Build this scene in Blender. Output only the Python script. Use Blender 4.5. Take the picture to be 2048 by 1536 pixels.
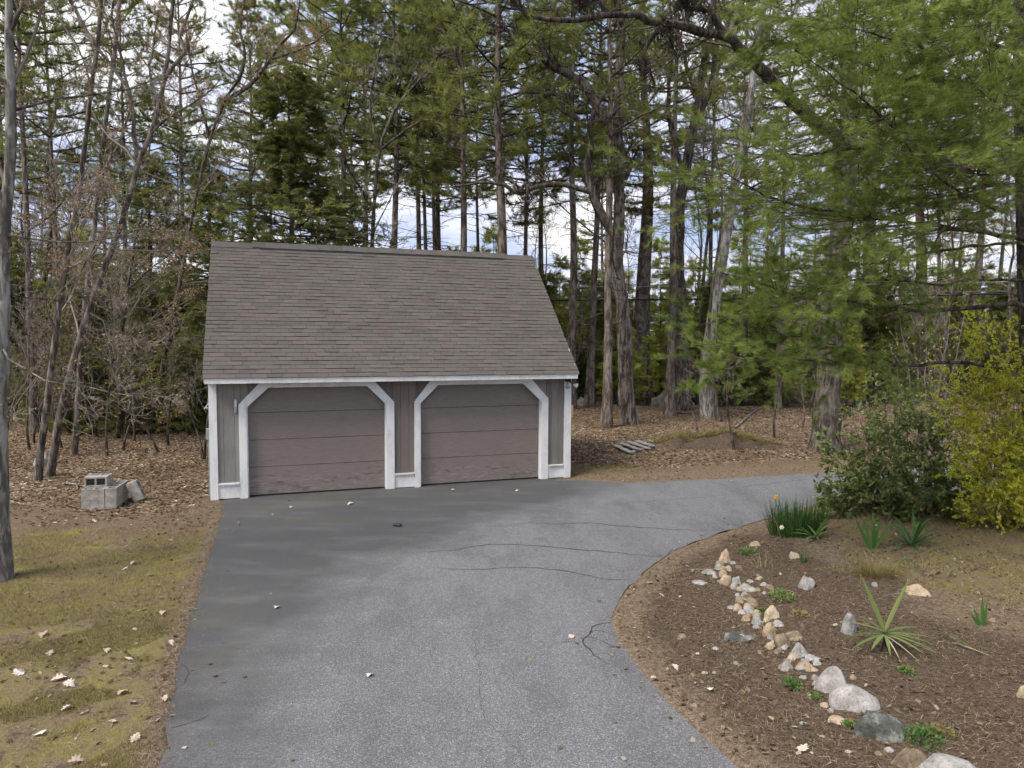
import bpy, bmesh, math, random
import numpy as np
from mathutils import Vector, Matrix, geometry
R = math.radians
for o in list(bpy.data.objects): bpy.data.objects.remove(o)
sc = bpy.context.scene
COL = sc.collection

# ------------------------------------------------------------------ camera, sky, sun, exposure
CAM_H, FPX, PITCH, ROLL = 3.31, 1409.94, .0634, .0045
cd = bpy.data.cameras.new('camera'); cam = bpy.data.objects.new('camera', cd); COL.objects.link(cam)
cd.sensor_fit = 'HORIZONTAL'; cd.sensor_width = 36; cd.lens = 36 * FPX / 2048
cd.clip_end = 3000; cd.clip_start = .05
cam.matrix_world = Matrix.Translation((0, 0, CAM_H)) @ Matrix.Rotation(math.pi / 2 - PITCH, 4, 'X') @ Matrix.Rotation(ROLL, 4, 'Z')
sc.camera = cam
SUN_EL, SUN_AZ = R(52), R(232)          # azimuth measured clockwise from +Y
w = bpy.data.worlds.new('World'); sc.world = w; w.use_nodes = True
nt = w.node_tree; N = nt.nodes; N.clear(); L = nt.links.new
wo = N.new('ShaderNodeOutputWorld'); mixs = N.new('ShaderNodeMixShader'); L(mixs.outputs[0], wo.inputs[0])
sky = N.new('ShaderNodeTexSky'); sky.sky_type = 'NISHITA'; sky.sun_disc = False; sky.sun_elevation = SUN_EL; sky.sun_rotation = SUN_AZ
b1 = N.new('ShaderNodeBackground'); L(sky.outputs[0], b1.inputs[0]); b1.inputs[1].default_value = .13
b2 = N.new('ShaderNodeBackground'); b2.inputs[1].default_value = .80
tc = N.new('ShaderNodeTexCoord'); sx = N.new('ShaderNodeSeparateXYZ'); L(tc.outputs['Generated'], sx.inputs[0])
def wmath(op, a, b=None):
    m = N.new('ShaderNodeMath'); m.operation = op
    for i, v in enumerate((a, b)):
        if v is None: continue
        if isinstance(v, (int, float)): m.inputs[i].default_value = v
        else: L(v, m.inputs[i])
    return m.outputs[0]
zz = wmath('ADD', wmath('MAXIMUM', sx.outputs[2], 0.0), .16)
cx_ = N.new('ShaderNodeCombineXYZ'); L(wmath('DIVIDE', sx.outputs[0], zz), cx_.inputs[0]); L(wmath('DIVIDE', sx.outputs[1], zz), cx_.inputs[1])
def wnoise(scale, detail, off):
    mp = N.new('ShaderNodeMapping'); mp.inputs['Location'].default_value = off; L(cx_.outputs[0], mp.inputs[0])
    n = N.new('ShaderNodeTexNoise'); n.noise_dimensions = '2D'; n.inputs['Scale'].default_value = scale; n.inputs['Detail'].default_value = detail; n.inputs['Roughness'].default_value = .62
    L(mp.outputs[0], n.inputs['Vector']); return n.outputs[0]
def wramp(src, stops):
    r = N.new('ShaderNodeValToRGB'); e = r.color_ramp.elements
    while len(e) < len(stops): e.new(.5)
    for i, (p, c) in enumerate(stops): e[i].position = p; e[i].color = (*c, 1) if len(c) == 3 else c
    L(src, r.inputs[0]); return r.outputs[0]
wn_ = wnoise(1.15, 4, (7.3, 2.2, 0))
L(wramp(wn_, [(.34, (.72, .72, .72)), (.5, (1, 1, 1))]), mixs.inputs[0])
L(wramp(wn_, [(.32, (.36, .43, .66)), (.46, (.55, .60, .80)), (.56, (.74, .77, .90)), (.70, (1.0, .99, .99))]), b2.inputs[0])
L(b1.outputs[0], mixs.inputs[1]); L(b2.outputs[0], mixs.inputs[2])
sd_ = bpy.data.lights.new('sun', 'SUN'); sd_.energy = 3.1; sd_.angle = R(24); sd_.color = (1, .94, .85)
sun = bpy.data.objects.new('sun', sd_); COL.objects.link(sun)
sdir = Vector((math.sin(SUN_AZ) * math.cos(SUN_EL), math.cos(SUN_AZ) * math.cos(SUN_EL), math.sin(SUN_EL)))
sun.rotation_euler = sdir.to_track_quat('Z', 'Y').to_euler(); sun.location = sdir * 60
vs = sc.view_settings; vs.view_transform = 'Standard'; vs.look = 'None'; vs.gamma = 1; vs.use_curve_mapping = False; vs.exposure = .73
sc.render.engine = 'CYCLES'
cy = sc.cycles; cy.max_bounces = 4; cy.diffuse_bounces = 3; cy.glossy_bounces = 1; cy.transmission_bounces = 2; cy.transparent_max_bounces = 4
cy.caustics_reflective = False; cy.caustics_refractive = False; cy.use_denoising = True; cy.use_adaptive_sampling = True; cy.adaptive_threshold = .06; cy.adaptive_min_samples = 16

# ------------------------------------------------------------------ pixel of the photograph <-> place
def ray(px, py):
    u, v = px - 1024, py - 768
    cr, sr = math.cos(ROLL), math.sin(ROLL); u, v = u * cr + v * sr, -u * sr + v * cr
    c, s = math.cos(PITCH), math.sin(PITCH); zc = -v / FPX
    return np.array([u / FPX, c + zc * s, -s + zc * c])
def at(px, py, depth):
    r = ray(px, py); return np.array([0, 0, CAM_H]) + r * (depth / r[1])
def flat(px, py, z=0.):
    r = ray(px, py); return (r * ((z - CAM_H) / r[2]))[:2]

# ------------------------------------------------------------------ mesh helpers
class MB:
    def __init__(s): s.v = []; s.t = []; s.q = []; s.a = []; s.n = 0
    def add(s, v, q=None, t=None, tint=.5):
        v = np.asarray(v, float).reshape(-1, 3)
        if q is not None and len(q): s.q.append(np.asarray(q, int).reshape(-1, 4) + s.n)
        if t is not None and len(t): s.t.append(np.asarray(t, int).reshape(-1, 3) + s.n)
        s.a.append(np.broadcast_to(np.asarray(tint, float), (len(v),)) if np.ndim(tint) == 0 else np.asarray(tint, float))
        s.v.append(v); s.n += len(v); return s
    def box(s, x0, x1, y0, y1, z0, z1, tint=.5):
        v = [(x, y, z) for z in (z0, z1) for x, y in ((x0, y0), (x1, y0), (x1, y1), (x0, y1))]
        return s.add(v, [(3, 2, 1, 0), (4, 5, 6, 7), (0, 1, 5, 4), (1, 2, 6, 5), (2, 3, 7, 6), (3, 0, 4, 7)], tint=tint)
    def prism(s, poly, y0, y1, tint=.5):           # poly: (x, z) counter-clockwise seen from -Y
        n = len(poly); v = [(x, y0, z) for x, z in poly] + [(x, y1, z) for x, z in poly]
        q = [((i + 1) % n, i, n + i, n + (i + 1) % n) for i in range(n)]
        t = [(0, i, i + 1) for i in range(1, n - 1)] + [(n, n + i + 1, n + i) for i in range(1, n - 1)]
        return s.add(v, q, t, tint)
    def mesh(s, name, smooth=False):
        me = bpy.data.meshes.new(name)
        if not s.n: return me
        v = np.concatenate(s.v); q = np.concatenate(s.q) if s.q else np.zeros((0, 4), int); t = np.concatenate(s.t) if s.t else np.zeros((0, 3), int)
        me.vertices.add(len(v)); me.vertices.foreach_set('co', v.astype(np.float32).ravel())
        lv = np.concatenate([q.ravel(), t.ravel()]).astype(np.int32)
        me.loops.add(len(lv)); me.loops.foreach_set('vertex_index', lv)
        st = np.concatenate([np.arange(len(q)) * 4, len(q) * 4 + np.arange(len(t)) * 3]).astype(np.int32)
        me.polygons.add(len(st)); me.polygons.foreach_set('loop_start', st)
        me.polygons.foreach_set('use_smooth', np.full(len(st), bool(smooth)))
        me.update(calc_edges=True)
        at_ = me.attributes.new('tint', 'FLOAT', 'POINT'); at_.data.foreach_set('value', np.concatenate(s.a).astype(np.float32))
        return me
    def build(s, name, mat, parent=None, smooth=False):
        return link(name, s.mesh(name, smooth), mat, parent)
def link(name, me, mat=None, parent=None):
    if mat is not None and len(me.materials) == 0: me.materials.append(mat)
    o = bpy.data.objects.new(name, me); COL.objects.link(o)
    if parent is not None: o.parent = parent
    return o
def tag(o, label, cat=None, group=None, kind=None):
    if label: o['label'] = label
    if cat: o['category'] = cat
    if group: o['group'] = group
    if kind: o['kind'] = kind
    return o
def thing(name, label, cat, loc=(0, 0, 0), rz=0., group=None):
    o = bpy.data.objects.new(name, None); COL.objects.link(o); o.location = loc; o.rotation_euler = (0, 0, rz); o.empty_display_size = .2
    return tag(o, label, cat, group)
def nrm(a): return a / (np.linalg.norm(a, axis=-1, keepdims=True) + 1e-12)
def tubes(mb, P, Rd, sides=4, tint=.5):
    """P (m,n,3) paths, Rd (m,n) radii"""
    P = np.asarray(P, float); Rd = np.asarray(Rd, float)
    if P.ndim == 2: P = P[None]; Rd = Rd[None]
    m, n, _ = P.shape
    T = np.gradient(P, axis=1); T = nrm(T)
    mean = np.abs(T).mean(1); ref = np.eye(3)[np.argmin(mean, axis=1)][:, None, :]
    U = nrm(np.cross(T, np.broadcast_to(ref, T.shape))); V = np.cross(T, U)
    a = np.arange(sides) * 2 * math.pi / sides
    ring = P[:, :, None, :] + Rd[:, :, None, None] * (U[:, :, None, :] * np.cos(a)[None, None, :, None] + V[:, :, None, :] * np.sin(a)[None, None, :, None])
    i = np.arange(n - 1)[:, None] * sides; j = np.arange(sides)[None]; j2 = (j + 1) % sides
    q = np.stack([i + j, i + j2, i + sides + j2, i + sides + j], -1).reshape(-1, 4)
    q = (q[None] + (np.arange(m) * n * sides)[:, None, None]).reshape(-1, 4)
    mb.add(ring.reshape(-1, 3), q, tint=tint)
def resample(pts, n, rng=None, jit=0.):
    pts = np.asarray(pts, float); k = len(pts)
    if k > 2:                                         # Catmull-Rom
        e = np.vstack([2 * pts[0] - pts[1], pts, 2 * pts[-1] - pts[-2]]); out = []
        for i in range(k - 1):
            p0, p1, p2, p3 = e[i:i + 4]
            for t in np.linspace(0, 1, 9)[:-1]:
                out.append(.5 * ((2 * p1) + (p2 - p0) * t + (2 * p0 - 5 * p1 + 4 * p2 - p3) * t * t + (3 * p1 - p0 - 3 * p2 + p3) * t ** 3))
        out.append(pts[-1]); pts = np.array(out)
    d = np.r_[0, np.cumsum(np.linalg.norm(np.diff(pts, axis=0), axis=1))]
    s = np.linspace(0, d[-1], n)
    r = np.stack([np.interp(s, d, pts[:, i]) for i in range(3)], -1)
    if jit: r[1:-1] += rng.normal(0, jit, (n - 2, 3))
    return r
def path_at(P, idx, t):
    n = P.shape[1]; f = t * (n - 1); i = np.minimum(f.astype(int), n - 2); w_ = (f - i)[:, None]
    a, b = P[idx, i], P[idx, i + 1]; return a * (1 - w_) + b * w_, nrm(b - a), i, w_[:, 0]
def wander(rng, pos, d, ln, n, wig, up):
    m = len(pos); pts = [pos]; step = (ln / (n - 1))[:, None]
    for k in range(n - 1):
        pts.append(pts[-1] + d * step); d = d + rng.normal(0, wig, (m, 3)); d[:, 2] += up; d = nrm(d)
    return np.stack(pts, 1)
def grow(rng, P, Rd, kids, t0, ang, lf, n, wig, up, rf=.6, tip=.15, flatz=1., lmin=.05, t1=.98, taper=.5):
    m = len(P); idx = np.repeat(np.arange(m), kids); t = rng.uniform(t0, t1, len(idx))
    pos, T, i, w_ = path_at(P, idx, t); r0 = Rd[idx, i] * (1 - w_) + Rd[idx, i + 1] * w_
    pl = np.linalg.norm(np.diff(P, axis=1), axis=2).sum(1)[idx]
    rnd = rng.normal(0, 1, (len(idx), 3)); rnd[:, 2] *= flatz; perp = nrm(rnd - (rnd * T).sum(1, keepdims=True) * T)
    a = np.radians(rng.normal(ang[0], ang[1], len(idx)))[:, None]
    d = np.cos(a) * T + np.sin(a) * perp; d[:, 2] += up; d = nrm(d)
    ln = np.maximum(pl * rng.normal(lf[0], lf[1], len(idx)).clip(lf[0] * .3) * (1 - taper * t), lmin)
    C = wander(rng, pos, d, ln, n, wig, up * .4)
    rr = (r0 * rf * rng.uniform(.6, 1, len(idx)))[:, None] * np.linspace(1, tip, n)[None]
    return C, rr
def stamp(mb, bv, bf, pos, axis, scale, rng, tint, quads=False):
    """copies of base (grown along +Z) at pos, turned to axis with random roll"""
    m = len(pos); axis = nrm(axis); h = rng.normal(0, 1, (m, 3)); U = nrm(np.cross(axis, h)); V = np.cross(axis, U)
    sc_ = np.broadcast_to(np.asarray(scale, float), (m,))[:, None, None]
    v = (bv[None, :, 0:1] * U[:, None] + bv[None, :, 1:2] * V[:, None] + bv[None, :, 2:3] * axis[:, None]) * sc_ + pos[:, None]
    f = (bf[None] + (np.arange(m) * len(bv))[:, None, None]).reshape(-1, bf.shape[1])
    mb.add(v.reshape(-1, 3), q=f if quads else None, t=None if quads else f, tint=np.repeat(np.broadcast_to(tint, (m,)), len(bv)))
def tuft(rng, k, ln, wd, cone, base=.1):
    """k needles fanning forward from a short twig"""
    v = []; 
    for i in range(k):
        a = rng.uniform(0, 2 * math.pi); c = math.radians(rng.uniform(cone[0], cone[1])); l_ = ln * rng.uniform(.75, 1.1); z0 = rng.uniform(-base, base * .3)
        d = np.array([math.sin(c) * math.cos(a), math.sin(c) * math.sin(a), math.cos(c)]); s = nrm(np.cross(d, rng.normal(0, 1, 3))) * wd / 2; o = np.array([0, 0, z0])
        v += [o - s, o + s, o + d * l_]
    return np.array(v), np.arange(3 * k).reshape(-1, 3)
ICO = {}
def ico(sub):
    if sub not in ICO:
        bm = bmesh.new(); bmesh.ops.create_icosphere(bm, subdivisions=sub, radius=1); bm.verts.ensure_lookup_table()
        ICO[sub] = (np.array([v.co[:] for v in bm.verts]), np.array([[v.index for v in f.verts] for f in bm.faces])); bm.free()
    return ICO[sub]
def snoise(p, seed, f=1., oct_=3):
    r = np.random.RandomState(seed); p = np.asarray(p, float); out = np.zeros(p.shape[:-1]); amp = 1.
    for k in range(oct_):
        for j in range(4):
            d = r.normal(0, 1, p.shape[-1]); out += amp * np.sin((p * d).sum(-1) * f * 1.7 + r.uniform(0, 6.28)) * .35
        f *= 2.1; amp *= .5
    return out

# ------------------------------------------------------------------ materials
class M:
    def __init__(s, name, rough=.8, spec=.25):
        s.m = bpy.data.materials.new(name); s.m.use_nodes = True; s.t = s.m.node_tree; s.N = s.t.nodes; s.b = s.N['Principled BSDF']
        s.tc = None
        if spec <= .1:
            s.N.remove(s.b); s.b = s.N.new('ShaderNodeBsdfDiffuse'); s.t.links.new(s.b.outputs[0], s.N['Material Output'].inputs[0]); s.ck = 'Color'
        else:
            s.b.inputs['Roughness'].default_value = rough; s.b.inputs['Specular IOR Level'].default_value = spec; s.ck = 'Base Color'
    def l(s, a, b): s.t.links.new(a, b)
    def n(s, t): return s.N.new('ShaderNode' + t)
    def coord(s, scale=(1, 1, 1), which='Object'):
        if s.tc is None: s.tc = s.n('TexCoord')
        mp = s.n('Mapping'); mp.inputs['Scale'].default_value = scale; s.l(s.tc.outputs[which], mp.inputs[0]); return mp.outputs[0]
    def noise(s, scale, detail=4, rough=.6, sc=(1, 1, 1), dist=0.):
        n = s.n('TexNoise'); n.inputs['Scale'].default_value = scale; n.inputs['Detail'].default_value = detail; n.inputs['Roughness'].default_value = rough; n.inputs['Distortion'].default_value = dist
        s.l(s.coord(sc), n.inputs['Vector']); return n.outputs[0]
    def voro(s, scale, sc=(1, 1, 1), feat='F1', out='Color'):
        n = s.n('TexVoronoi'); n.inputs['Scale'].default_value = scale; n.feature = feat; s.l(s.coord(sc), n.inputs['Vector']); return n.outputs[out]
    def ramp(s, src, stops, const=False):
        r = s.n('ValToRGB'); e = r.color_ramp.elements
        if const: r.color_ramp.interpolation = 'CONSTANT'
        while len(e) < len(stops): e.new(.5)
        for i, (p, c) in enumerate(stops):
            e[i].position = p; e[i].color = (*c, 1) if hasattr(c, '__len__') else (c, c, c, 1)
        s.l(src, r.inputs[0]); return r.outputs[0]
    def put(s, sock, v):
        if isinstance(v, (int, float)): sock.default_value = v
        elif isinstance(v, tuple): sock.default_value = (*v, 1)
        else: s.l(v, sock)
    def mix(s, f, a, b, mode='MIX'):
        m = s.n('Mix'); m.data_type = 'RGBA'; m.blend_type = mode; s.put(m.inputs[0], f); s.put(m.inputs[6], a); s.put(m.inputs[7], b); return m.outputs[2]
    def math(s, op, a, b=None, c=None):
        m = s.n('Math'); m.operation = op
        for i, v in enumerate((a, b, c)):
            if v is not None: s.put(m.inputs[i], v)
        return m.outputs[0]
    def attr(s, name):
        a = s.n('Attribute'); a.attribute_name = name; return a.outputs['Fac']
    def rnd(s): return s.n('ObjectInfo').outputs['Random']
    def col(s, v): s.put(s.b.inputs[s.ck], v); return s
    def bump(s, h, strength=.5, dist=.02):
        b = s.n('Bump'); b.inputs['Strength'].default_value = strength; b.inputs['Distance'].default_value = dist; s.l(h, b.inputs['Height']); s.l(b.outputs[0], s.b.inputs['Normal']); return s
def bark(name, dark, light, lich=(.30, .30, .26), sc=1., lf=.35):
    m = M(name, .9, .1); n1 = m.noise(9 * sc, 4, .7, (1, 1, .22), .5); n2 = m.noise(1.9, 3, .65)
    c = m.ramp(n1, [(.40, tuple(x * .7 for x in dark)), (.47, dark), (.60, light)]); c = m.mix(m.math('MULTIPLY', m.ramp(n2, [(.5, 0), (.66, 1)]), lf), c, lich)
    c = m.mix(m.math('MULTIPLY', m.rnd(), .35), c, m.mix(.5, c, dark))
    m.col(c).bump(n1, 1., .06); return m.m
def foliage(name, stops, trans=.3, rough=.6, tmul=1.2, shift=.25):
    m = M(name, rough, .2 if rough <= .45 else 0.)
    f = m.math('ADD', m.attr('tint'), m.math('MULTIPLY', m.math('SUBTRACT', m.rnd(), .5), shift))
    c = m.ramp(f, stops); m.col(c)
    tr = m.n('BsdfTranslucent'); m.l(m.mix(1., c, (tmul, tmul, tmul * .7), 'MULTIPLY'), tr.inputs[0])
    mx = m.n('MixShader'); mx.inputs[0].default_value = trans; m.l(m.b.outputs[0], mx.inputs[1]); m.l(tr.outputs[0], mx.inputs[2])
    m.l(mx.outputs[0], m.N['Material Output'].inputs[0]); return m.m
def plain(name, c, rough=.7, var=.15, scale=6, bump=.15, sc=(1, 1, 1), spec=.3):
    m = M(name, rough, spec); n = m.noise(scale, 5, .6, sc); d = tuple(x * (1 - var) for x in c); e = tuple(min(1, x * (1 + var)) for x in c)
    m.col(m.ramp(n, [(.3, d), (.7, e)])).bump(n, bump, .01); return m.m

MAT = {}
MAT['bark_pine'] = bark('bark_pine', (.095, .078, .066), (.245, .205, .175), (.26, .245, .21))
MAT['bark_grey'] = bark('bark_grey', (.075, .062, .052), (.225, .195, .17), (.29, .285, .25))
MAT['bark_oak'] = bark('bark_oak', (.055, .045, .038), (.165, .138, .118), (.22, .215, .18))
MAT['bark_pale'] = bark('bark_pale', (.13, .12, .105), (.36, .34, .31), (.42, .43, .39))
MAT['bark_dark'] = bark('bark_dark', (.048, .040, .034), (.14, .118, .10), (.17, .165, .14))
MAT['twig'] = plain('twig', (.185, .16, .138), .9, .35, 3, 0, spec=0)
MAT['needle_far'] = foliage('needle_far', [(0, (.10, .118, .044)), (.45, (.20, .225, .08)), (.8, (.29, .31, .115)), (1, (.37, .345, .155))], .5)
MAT['needle_light'] = foliage('needle_light', [(0, (.24, .26, .06)), (.5, (.39, .41, .10)), (1, (.54, .54, .17))], .48)
MAT['needle_near'] = foliage('needle_near', [(0, (.085, .125, .036)), (.45, (.21, .27, .074)), (.8, (.34, .40, .125)), (1, (.52, .54, .25))], .46, .5)
MAT['hemlock'] = foliage('hemlock', [(0, (.08, .092, .036)), (.5, (.165, .18, .064)), (1, (.26, .265, .095))], .48)
MAT['bud'] = foliage('bud', [(0, (.32, .18, .09)), (.5, (.50, .33, .16)), (1, (.58, .46, .22))], .45)
MAT['leaf_dark'] = foliage('leaf_dark', [(0, (.075, .10, .03)), (.5, (.175, .215, .07)), (.85, (.29, .32, .13)), (1, (.40, .40, .24))], .32, .4)
MAT['leaf_yellow'] = foliage('leaf_yellow', [(0, (.27, .30, .03)), (.5, (.50, .51, .05)), (1, (.71, .69, .14))], .47, .5)
MAT['leaf_strap'] = foliage('leaf_strap', [(0, (.035, .085, .022)), (.5, (.085, .17, .045)), (.8, (.20, .26, .08)), (1, (.40, .38, .18))], .3, .45)
MAT['leaf_yucca'] = foliage('leaf_yucca', [(0, (.05, .085, .03)), (.5, (.13, .175, .06)), (.8, (.24, .27, .10)), (1, (.45, .41, .27))], .2, .5)
MAT['leaf_litter'] = foliage('leaf_litter', [(0, (.066, .047, .029)), (.35, (.122, .090, .056)), (.65, (.188, .144, .094)), (.9, (.275, .222, .158)), (1, (.43, .375, .30))], .1, .75, shift=.0)
MAT['leaf_dead'] = foliage('leaf_dead', [(0, (.36, .25, .17)), (.5, (.55, .46, .38)), (1, (.70, .65, .60))], .15, .7, shift=.8)
MAT['grass'] = foliage('grass', [(0, (.125, .115, .040)), (.5, (.23, .20, .078)), (.8, (.31, .255, .125)), (1, (.40, .33, .19))], .3)
MAT['drygrass'] = foliage('drygrass', [(0, (.12, .10, .035)), (.5, (.24, .20, .085)), (1, (.40, .34, .20))], .3)
MAT['straw'] = foliage('straw', [(0, (.085, .056, .036)), (.5, (.18, .125, .08)), (.85, (.29, .215, .145)), (1, (.42, .35, .26))], .1)
MAT['white_paint'] = (lambda m: (m.col(m.mix(m.ramp(m.noise(3, 6, .7, (1, 1, .5)), [(.48, 0), (.72, .7)]), (.75, .75, .74), (.47, .46, .41))).bump(m.noise(40, 3), .1, .004), m.m)[1])(M('white_paint', .5, .3))
def board_mat(name, a, b, c):
    m = M(name, .85, .15); g = m.noise(7, 6, .7, (6, 6, .35), .4); big = m.noise(2.2, 4, .6, (1, 1, .6)); f = m.math('ADD', m.math('MULTIPLY', g, .6), m.math('MULTIPLY', m.rnd(), .4))
    col = m.ramp(f, [(.25, a), (.5, b), (.75, c)]); col = m.mix(m.ramp(big, [(.45, 0), (.7, .55)]), col, (.155, .148, .135)); k = m.voro(2.6, (1.6, 1.6, .9), out='Distance')
    m.col(m.mix(m.ramp(k, [(.02, .8), (.07, 0)]), col, (.05, .04, .035))).bump(g, .4, .008); return m.m
MAT['board'] = board_mat('weathered_board', (.14, .126, .11), (.225, .21, .19), (.29, .275, .255))
MAT['board_brown'] = board_mat('weathered_board_brown', (.125, .102, .088), (.19, .158, .138), (.25, .215, .19))
def door_mat():
    m = M('door_panel', .75, .2); g = m.noise(30, 5, .7, (.25, 1, 2.5)); b = m.noise(1.6, 5, .65, (1, 1, 2.2)); st = m.noise(5, 6, .72, (.55, 1, 2.4))
    c = m.ramp(g, [(.3, (.185, .158, .138)), (.7, (.245, .212, .188))]); c = m.mix(m.math('MULTIPLY', m.ramp(b, [(.5, 0), (.7, 1)]), .45), c, (.185, .155, .14))
    s = m.n('SeparateXYZ'); m.l(m.coord(), s.inputs[0]); z = s.outputs[2]
    low = m.ramp(z, [(0, 1), (.33, .9), (.62, .28), (.9, .1), (1, 0)])
    c = m.mix(m.math('MULTIPLY', m.ramp(st, [(.54, 0), (.63, 1)]), m.math('MULTIPLY', low, .55)), c, (.075, .063, .056))
    lo2 = m.ramp(z, [(0, .4), (.13, 1), (.36, .8), (.46, 0)]); sc2 = m.noise(8, 6, .75, (.4, 1, 3.2))
    m.col(m.mix(m.math('MULTIPLY', m.ramp(sc2, [(.53, 0), (.60, 1)]), m.math('MULTIPLY', lo2, .55)), c, (.36, .325, .30))).bump(g, .2, .004); return m.m
MAT['door'] = door_mat()
def shingle_mat():
    m = M('shingle', .95, .05); f = m.math('FRACT', m.math('ADD', m.attr('tint'), m.rnd()))
    c = m.ramp(f, [(0, (.098, .090, .082)), (.3, (.121, .113, .104)), (.62, (.108, .101, .094)), (.86, (.131, .115, .105)), (1, (.092, .086, .080))])
    g = m.noise(140, 3, .7); c = m.mix(m.ramp(g, [(.35, .55), (.62, 0)]), c, (.07, .06, .052)); c = m.mix(m.ramp(g, [(.6, 0), (.75, .35)]), c, (.36, .33, .31))
    st = m.noise(1.3, 6, .7, (1, 1, 1)); c = m.mix(m.math('MULTIPLY', m.ramp(st, [(.45, 0), (.65, 1)]), .35), c, (.075, .064, .056))
    m.col(c).bump(g, .3, .004); return m.m
MAT['shingle'] = shingle_mat()
MAT['black'] = plain('black', (.012, .012, .013), .6)
MAT['rubber'] = plain('rubber', (.02, .02, .02), .8)
MAT['metal_grey'] = plain('metal_grey', (.33, .34, .34), .45)
MAT['lamp_white'] = plain('lamp_white', (.72, .73, .75), .3, .05)
MAT['concrete'] = plain('concrete', (.29, .27, .24), .9, .4, 9, .5)
MAT['wood_grey'] = plain('wood_grey', (.25, .235, .22), .9, .35, 9, .5, (.6, .6, .6))
MAT['wood_tan'] = plain('wood_tan', (.40, .28, .15), .8, .2)
MAT['cable'] = plain('cable', (.012, .012, .014), .5)
MAT['pale_road'] = plain('pale_road', (.46, .46, .47), .9, .08, 4)
def rock_mat(name, a, b, c, scale=7, spk=60):
    m = M(name, .85, .2); n1 = m.noise(scale, 6, .68); n2 = m.noise(spk, 4, .75); rs = m.rnd()
    col = m.ramp(m.math('ADD', n1, m.math('MULTIPLY', m.math('SUBTRACT', rs, .5), .18)), [(.32, a), (.5, b), (.68, c)])
    col = m.mix(m.ramp(n2, [(.36, .55), (.48, 0)]), col, tuple(x * .35 for x in a)); m.col(col).bump(m.math('ADD', n1, m.math('MULTIPLY', n2, .3)), .55, .03); return m.m
MAT['rock_white'] = rock_mat('rock_white', (.17, .16, .14), (.31, .295, .27), (.43, .415, .385))
MAT['rock_tan'] = rock_mat('rock_tan', (.22, .16, .095), (.37, .29, .19), (.47, .40, .30))
MAT['rock_grey'] = rock_mat('rock_grey', (.17, .165, .155), (.30, .295, .28), (.40, .39, .375))
MAT['rock_dark'] = rock_mat('rock_dark', (.035, .04, .034), (.085, .088, .078), (.30, .30, .27), 5.5)
MAT['rock_brown'] = rock_mat('rock_brown', (.11, .082, .055), (.22, .17, .115), (.32, .265, .19))
MAT['rock_mossy'] = rock_mat('rock_mossy', (.06, .058, .035), (.13, .115, .085), (.22, .20, .17), 2.5)
MAT['flower_orange'] = plain('flower_orange', (.85, .42, .03), .5, .1)
MAT['flower_pale'] = plain('flower_pale', (.80, .72, .55), .5, .1)
def asphalt():
    m = M('asphalt', .85, .25); s = m.n('SeparateXYZ'); m.l(m.coord(), s.inputs[0]); x, y = s.outputs[0], s.outputs[1]
    yb = m.math('MULTIPLY', m.math('POWER', m.math('MAXIMUM', m.math('SUBTRACT', y, 8.), 0.), 1.6), .2)
    nz = m.noise(.55, 5, .62, (1, .8, 1)); nf = m.noise(1.5, 6, .7, (.7, 1.8, 1), .5)
    d = m.math('ADD', m.math('SUBTRACT', m.math('ADD', yb, -2.5), x), m.math('MULTIPLY', m.math('SUBTRACT', nz, .5), 4.2))
    d = m.math('ADD', d, m.math('MULTIPLY', m.math('SUBTRACT', nf, .5), 1.6))
    dark = m.ramp(m.math('MULTIPLY_ADD', d, .42, .5), [(.15, 0), (.85, 1)])
    far = m.ramp(m.math('MULTIPLY', m.math('SUBTRACT', x, 1.2), .5), [(0, 1), (1, 0)]); dark = m.math('MULTIPLY', dark, far)
    g = m.voro(115, out='Color'); gs = m.n('SeparateColor'); m.l(g, gs.inputs[0]); g1 = gs.outputs[0]; g2 = m.noise(60, 2, .75)
    light = m.ramp(g1, [(0, (.082, .083, .086)), (.45, (.130, .131, .135)), (.85, (.172, .173, .177)), (1, (.30, .295, .29))])
    blot = m.noise(.75, 5, .68, (1.5, .6, 1)); light = m.mix(m.ramp(blot, [(.46, 0), (.64, .55)]), light, m.mix(1., light, (.60, .60, .63), 'MULTIPLY'))
    dk = m.ramp(g2, [(.3, (.046, .046, .047)), (.7, (.088, .088, .089))]); dk = m.mix(m.ramp(m.noise(1.1, 6, .65, (.5, 1.6, 1)), [(.48, 0), (.72, .4)]), dk, (.15, .147, .142))
    gm = m.noise(.9, 5, .6); gz_ = m.ramp(m.math('MULTIPLY_ADD', x, -.25, -.1), [(0, 0), (1, 1)])
    dk = m.mix(m.math('MULTIPLY', m.math('MULTIPLY', m.ramp(gm, [(.48, 0), (.66, .3)]), gz_), 1.), dk, (.105, .105, .06))
    m.col(m.mix(dark, light, dk)).bump(m.math('ADD', g2, m.math('MULTIPLY', g1, .7)), .35, .008); return m.m
MAT['asphalt'] = asphalt()
MAT['crack'] = plain('crack', (.058, .056, .054), .95, spec=0)
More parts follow.
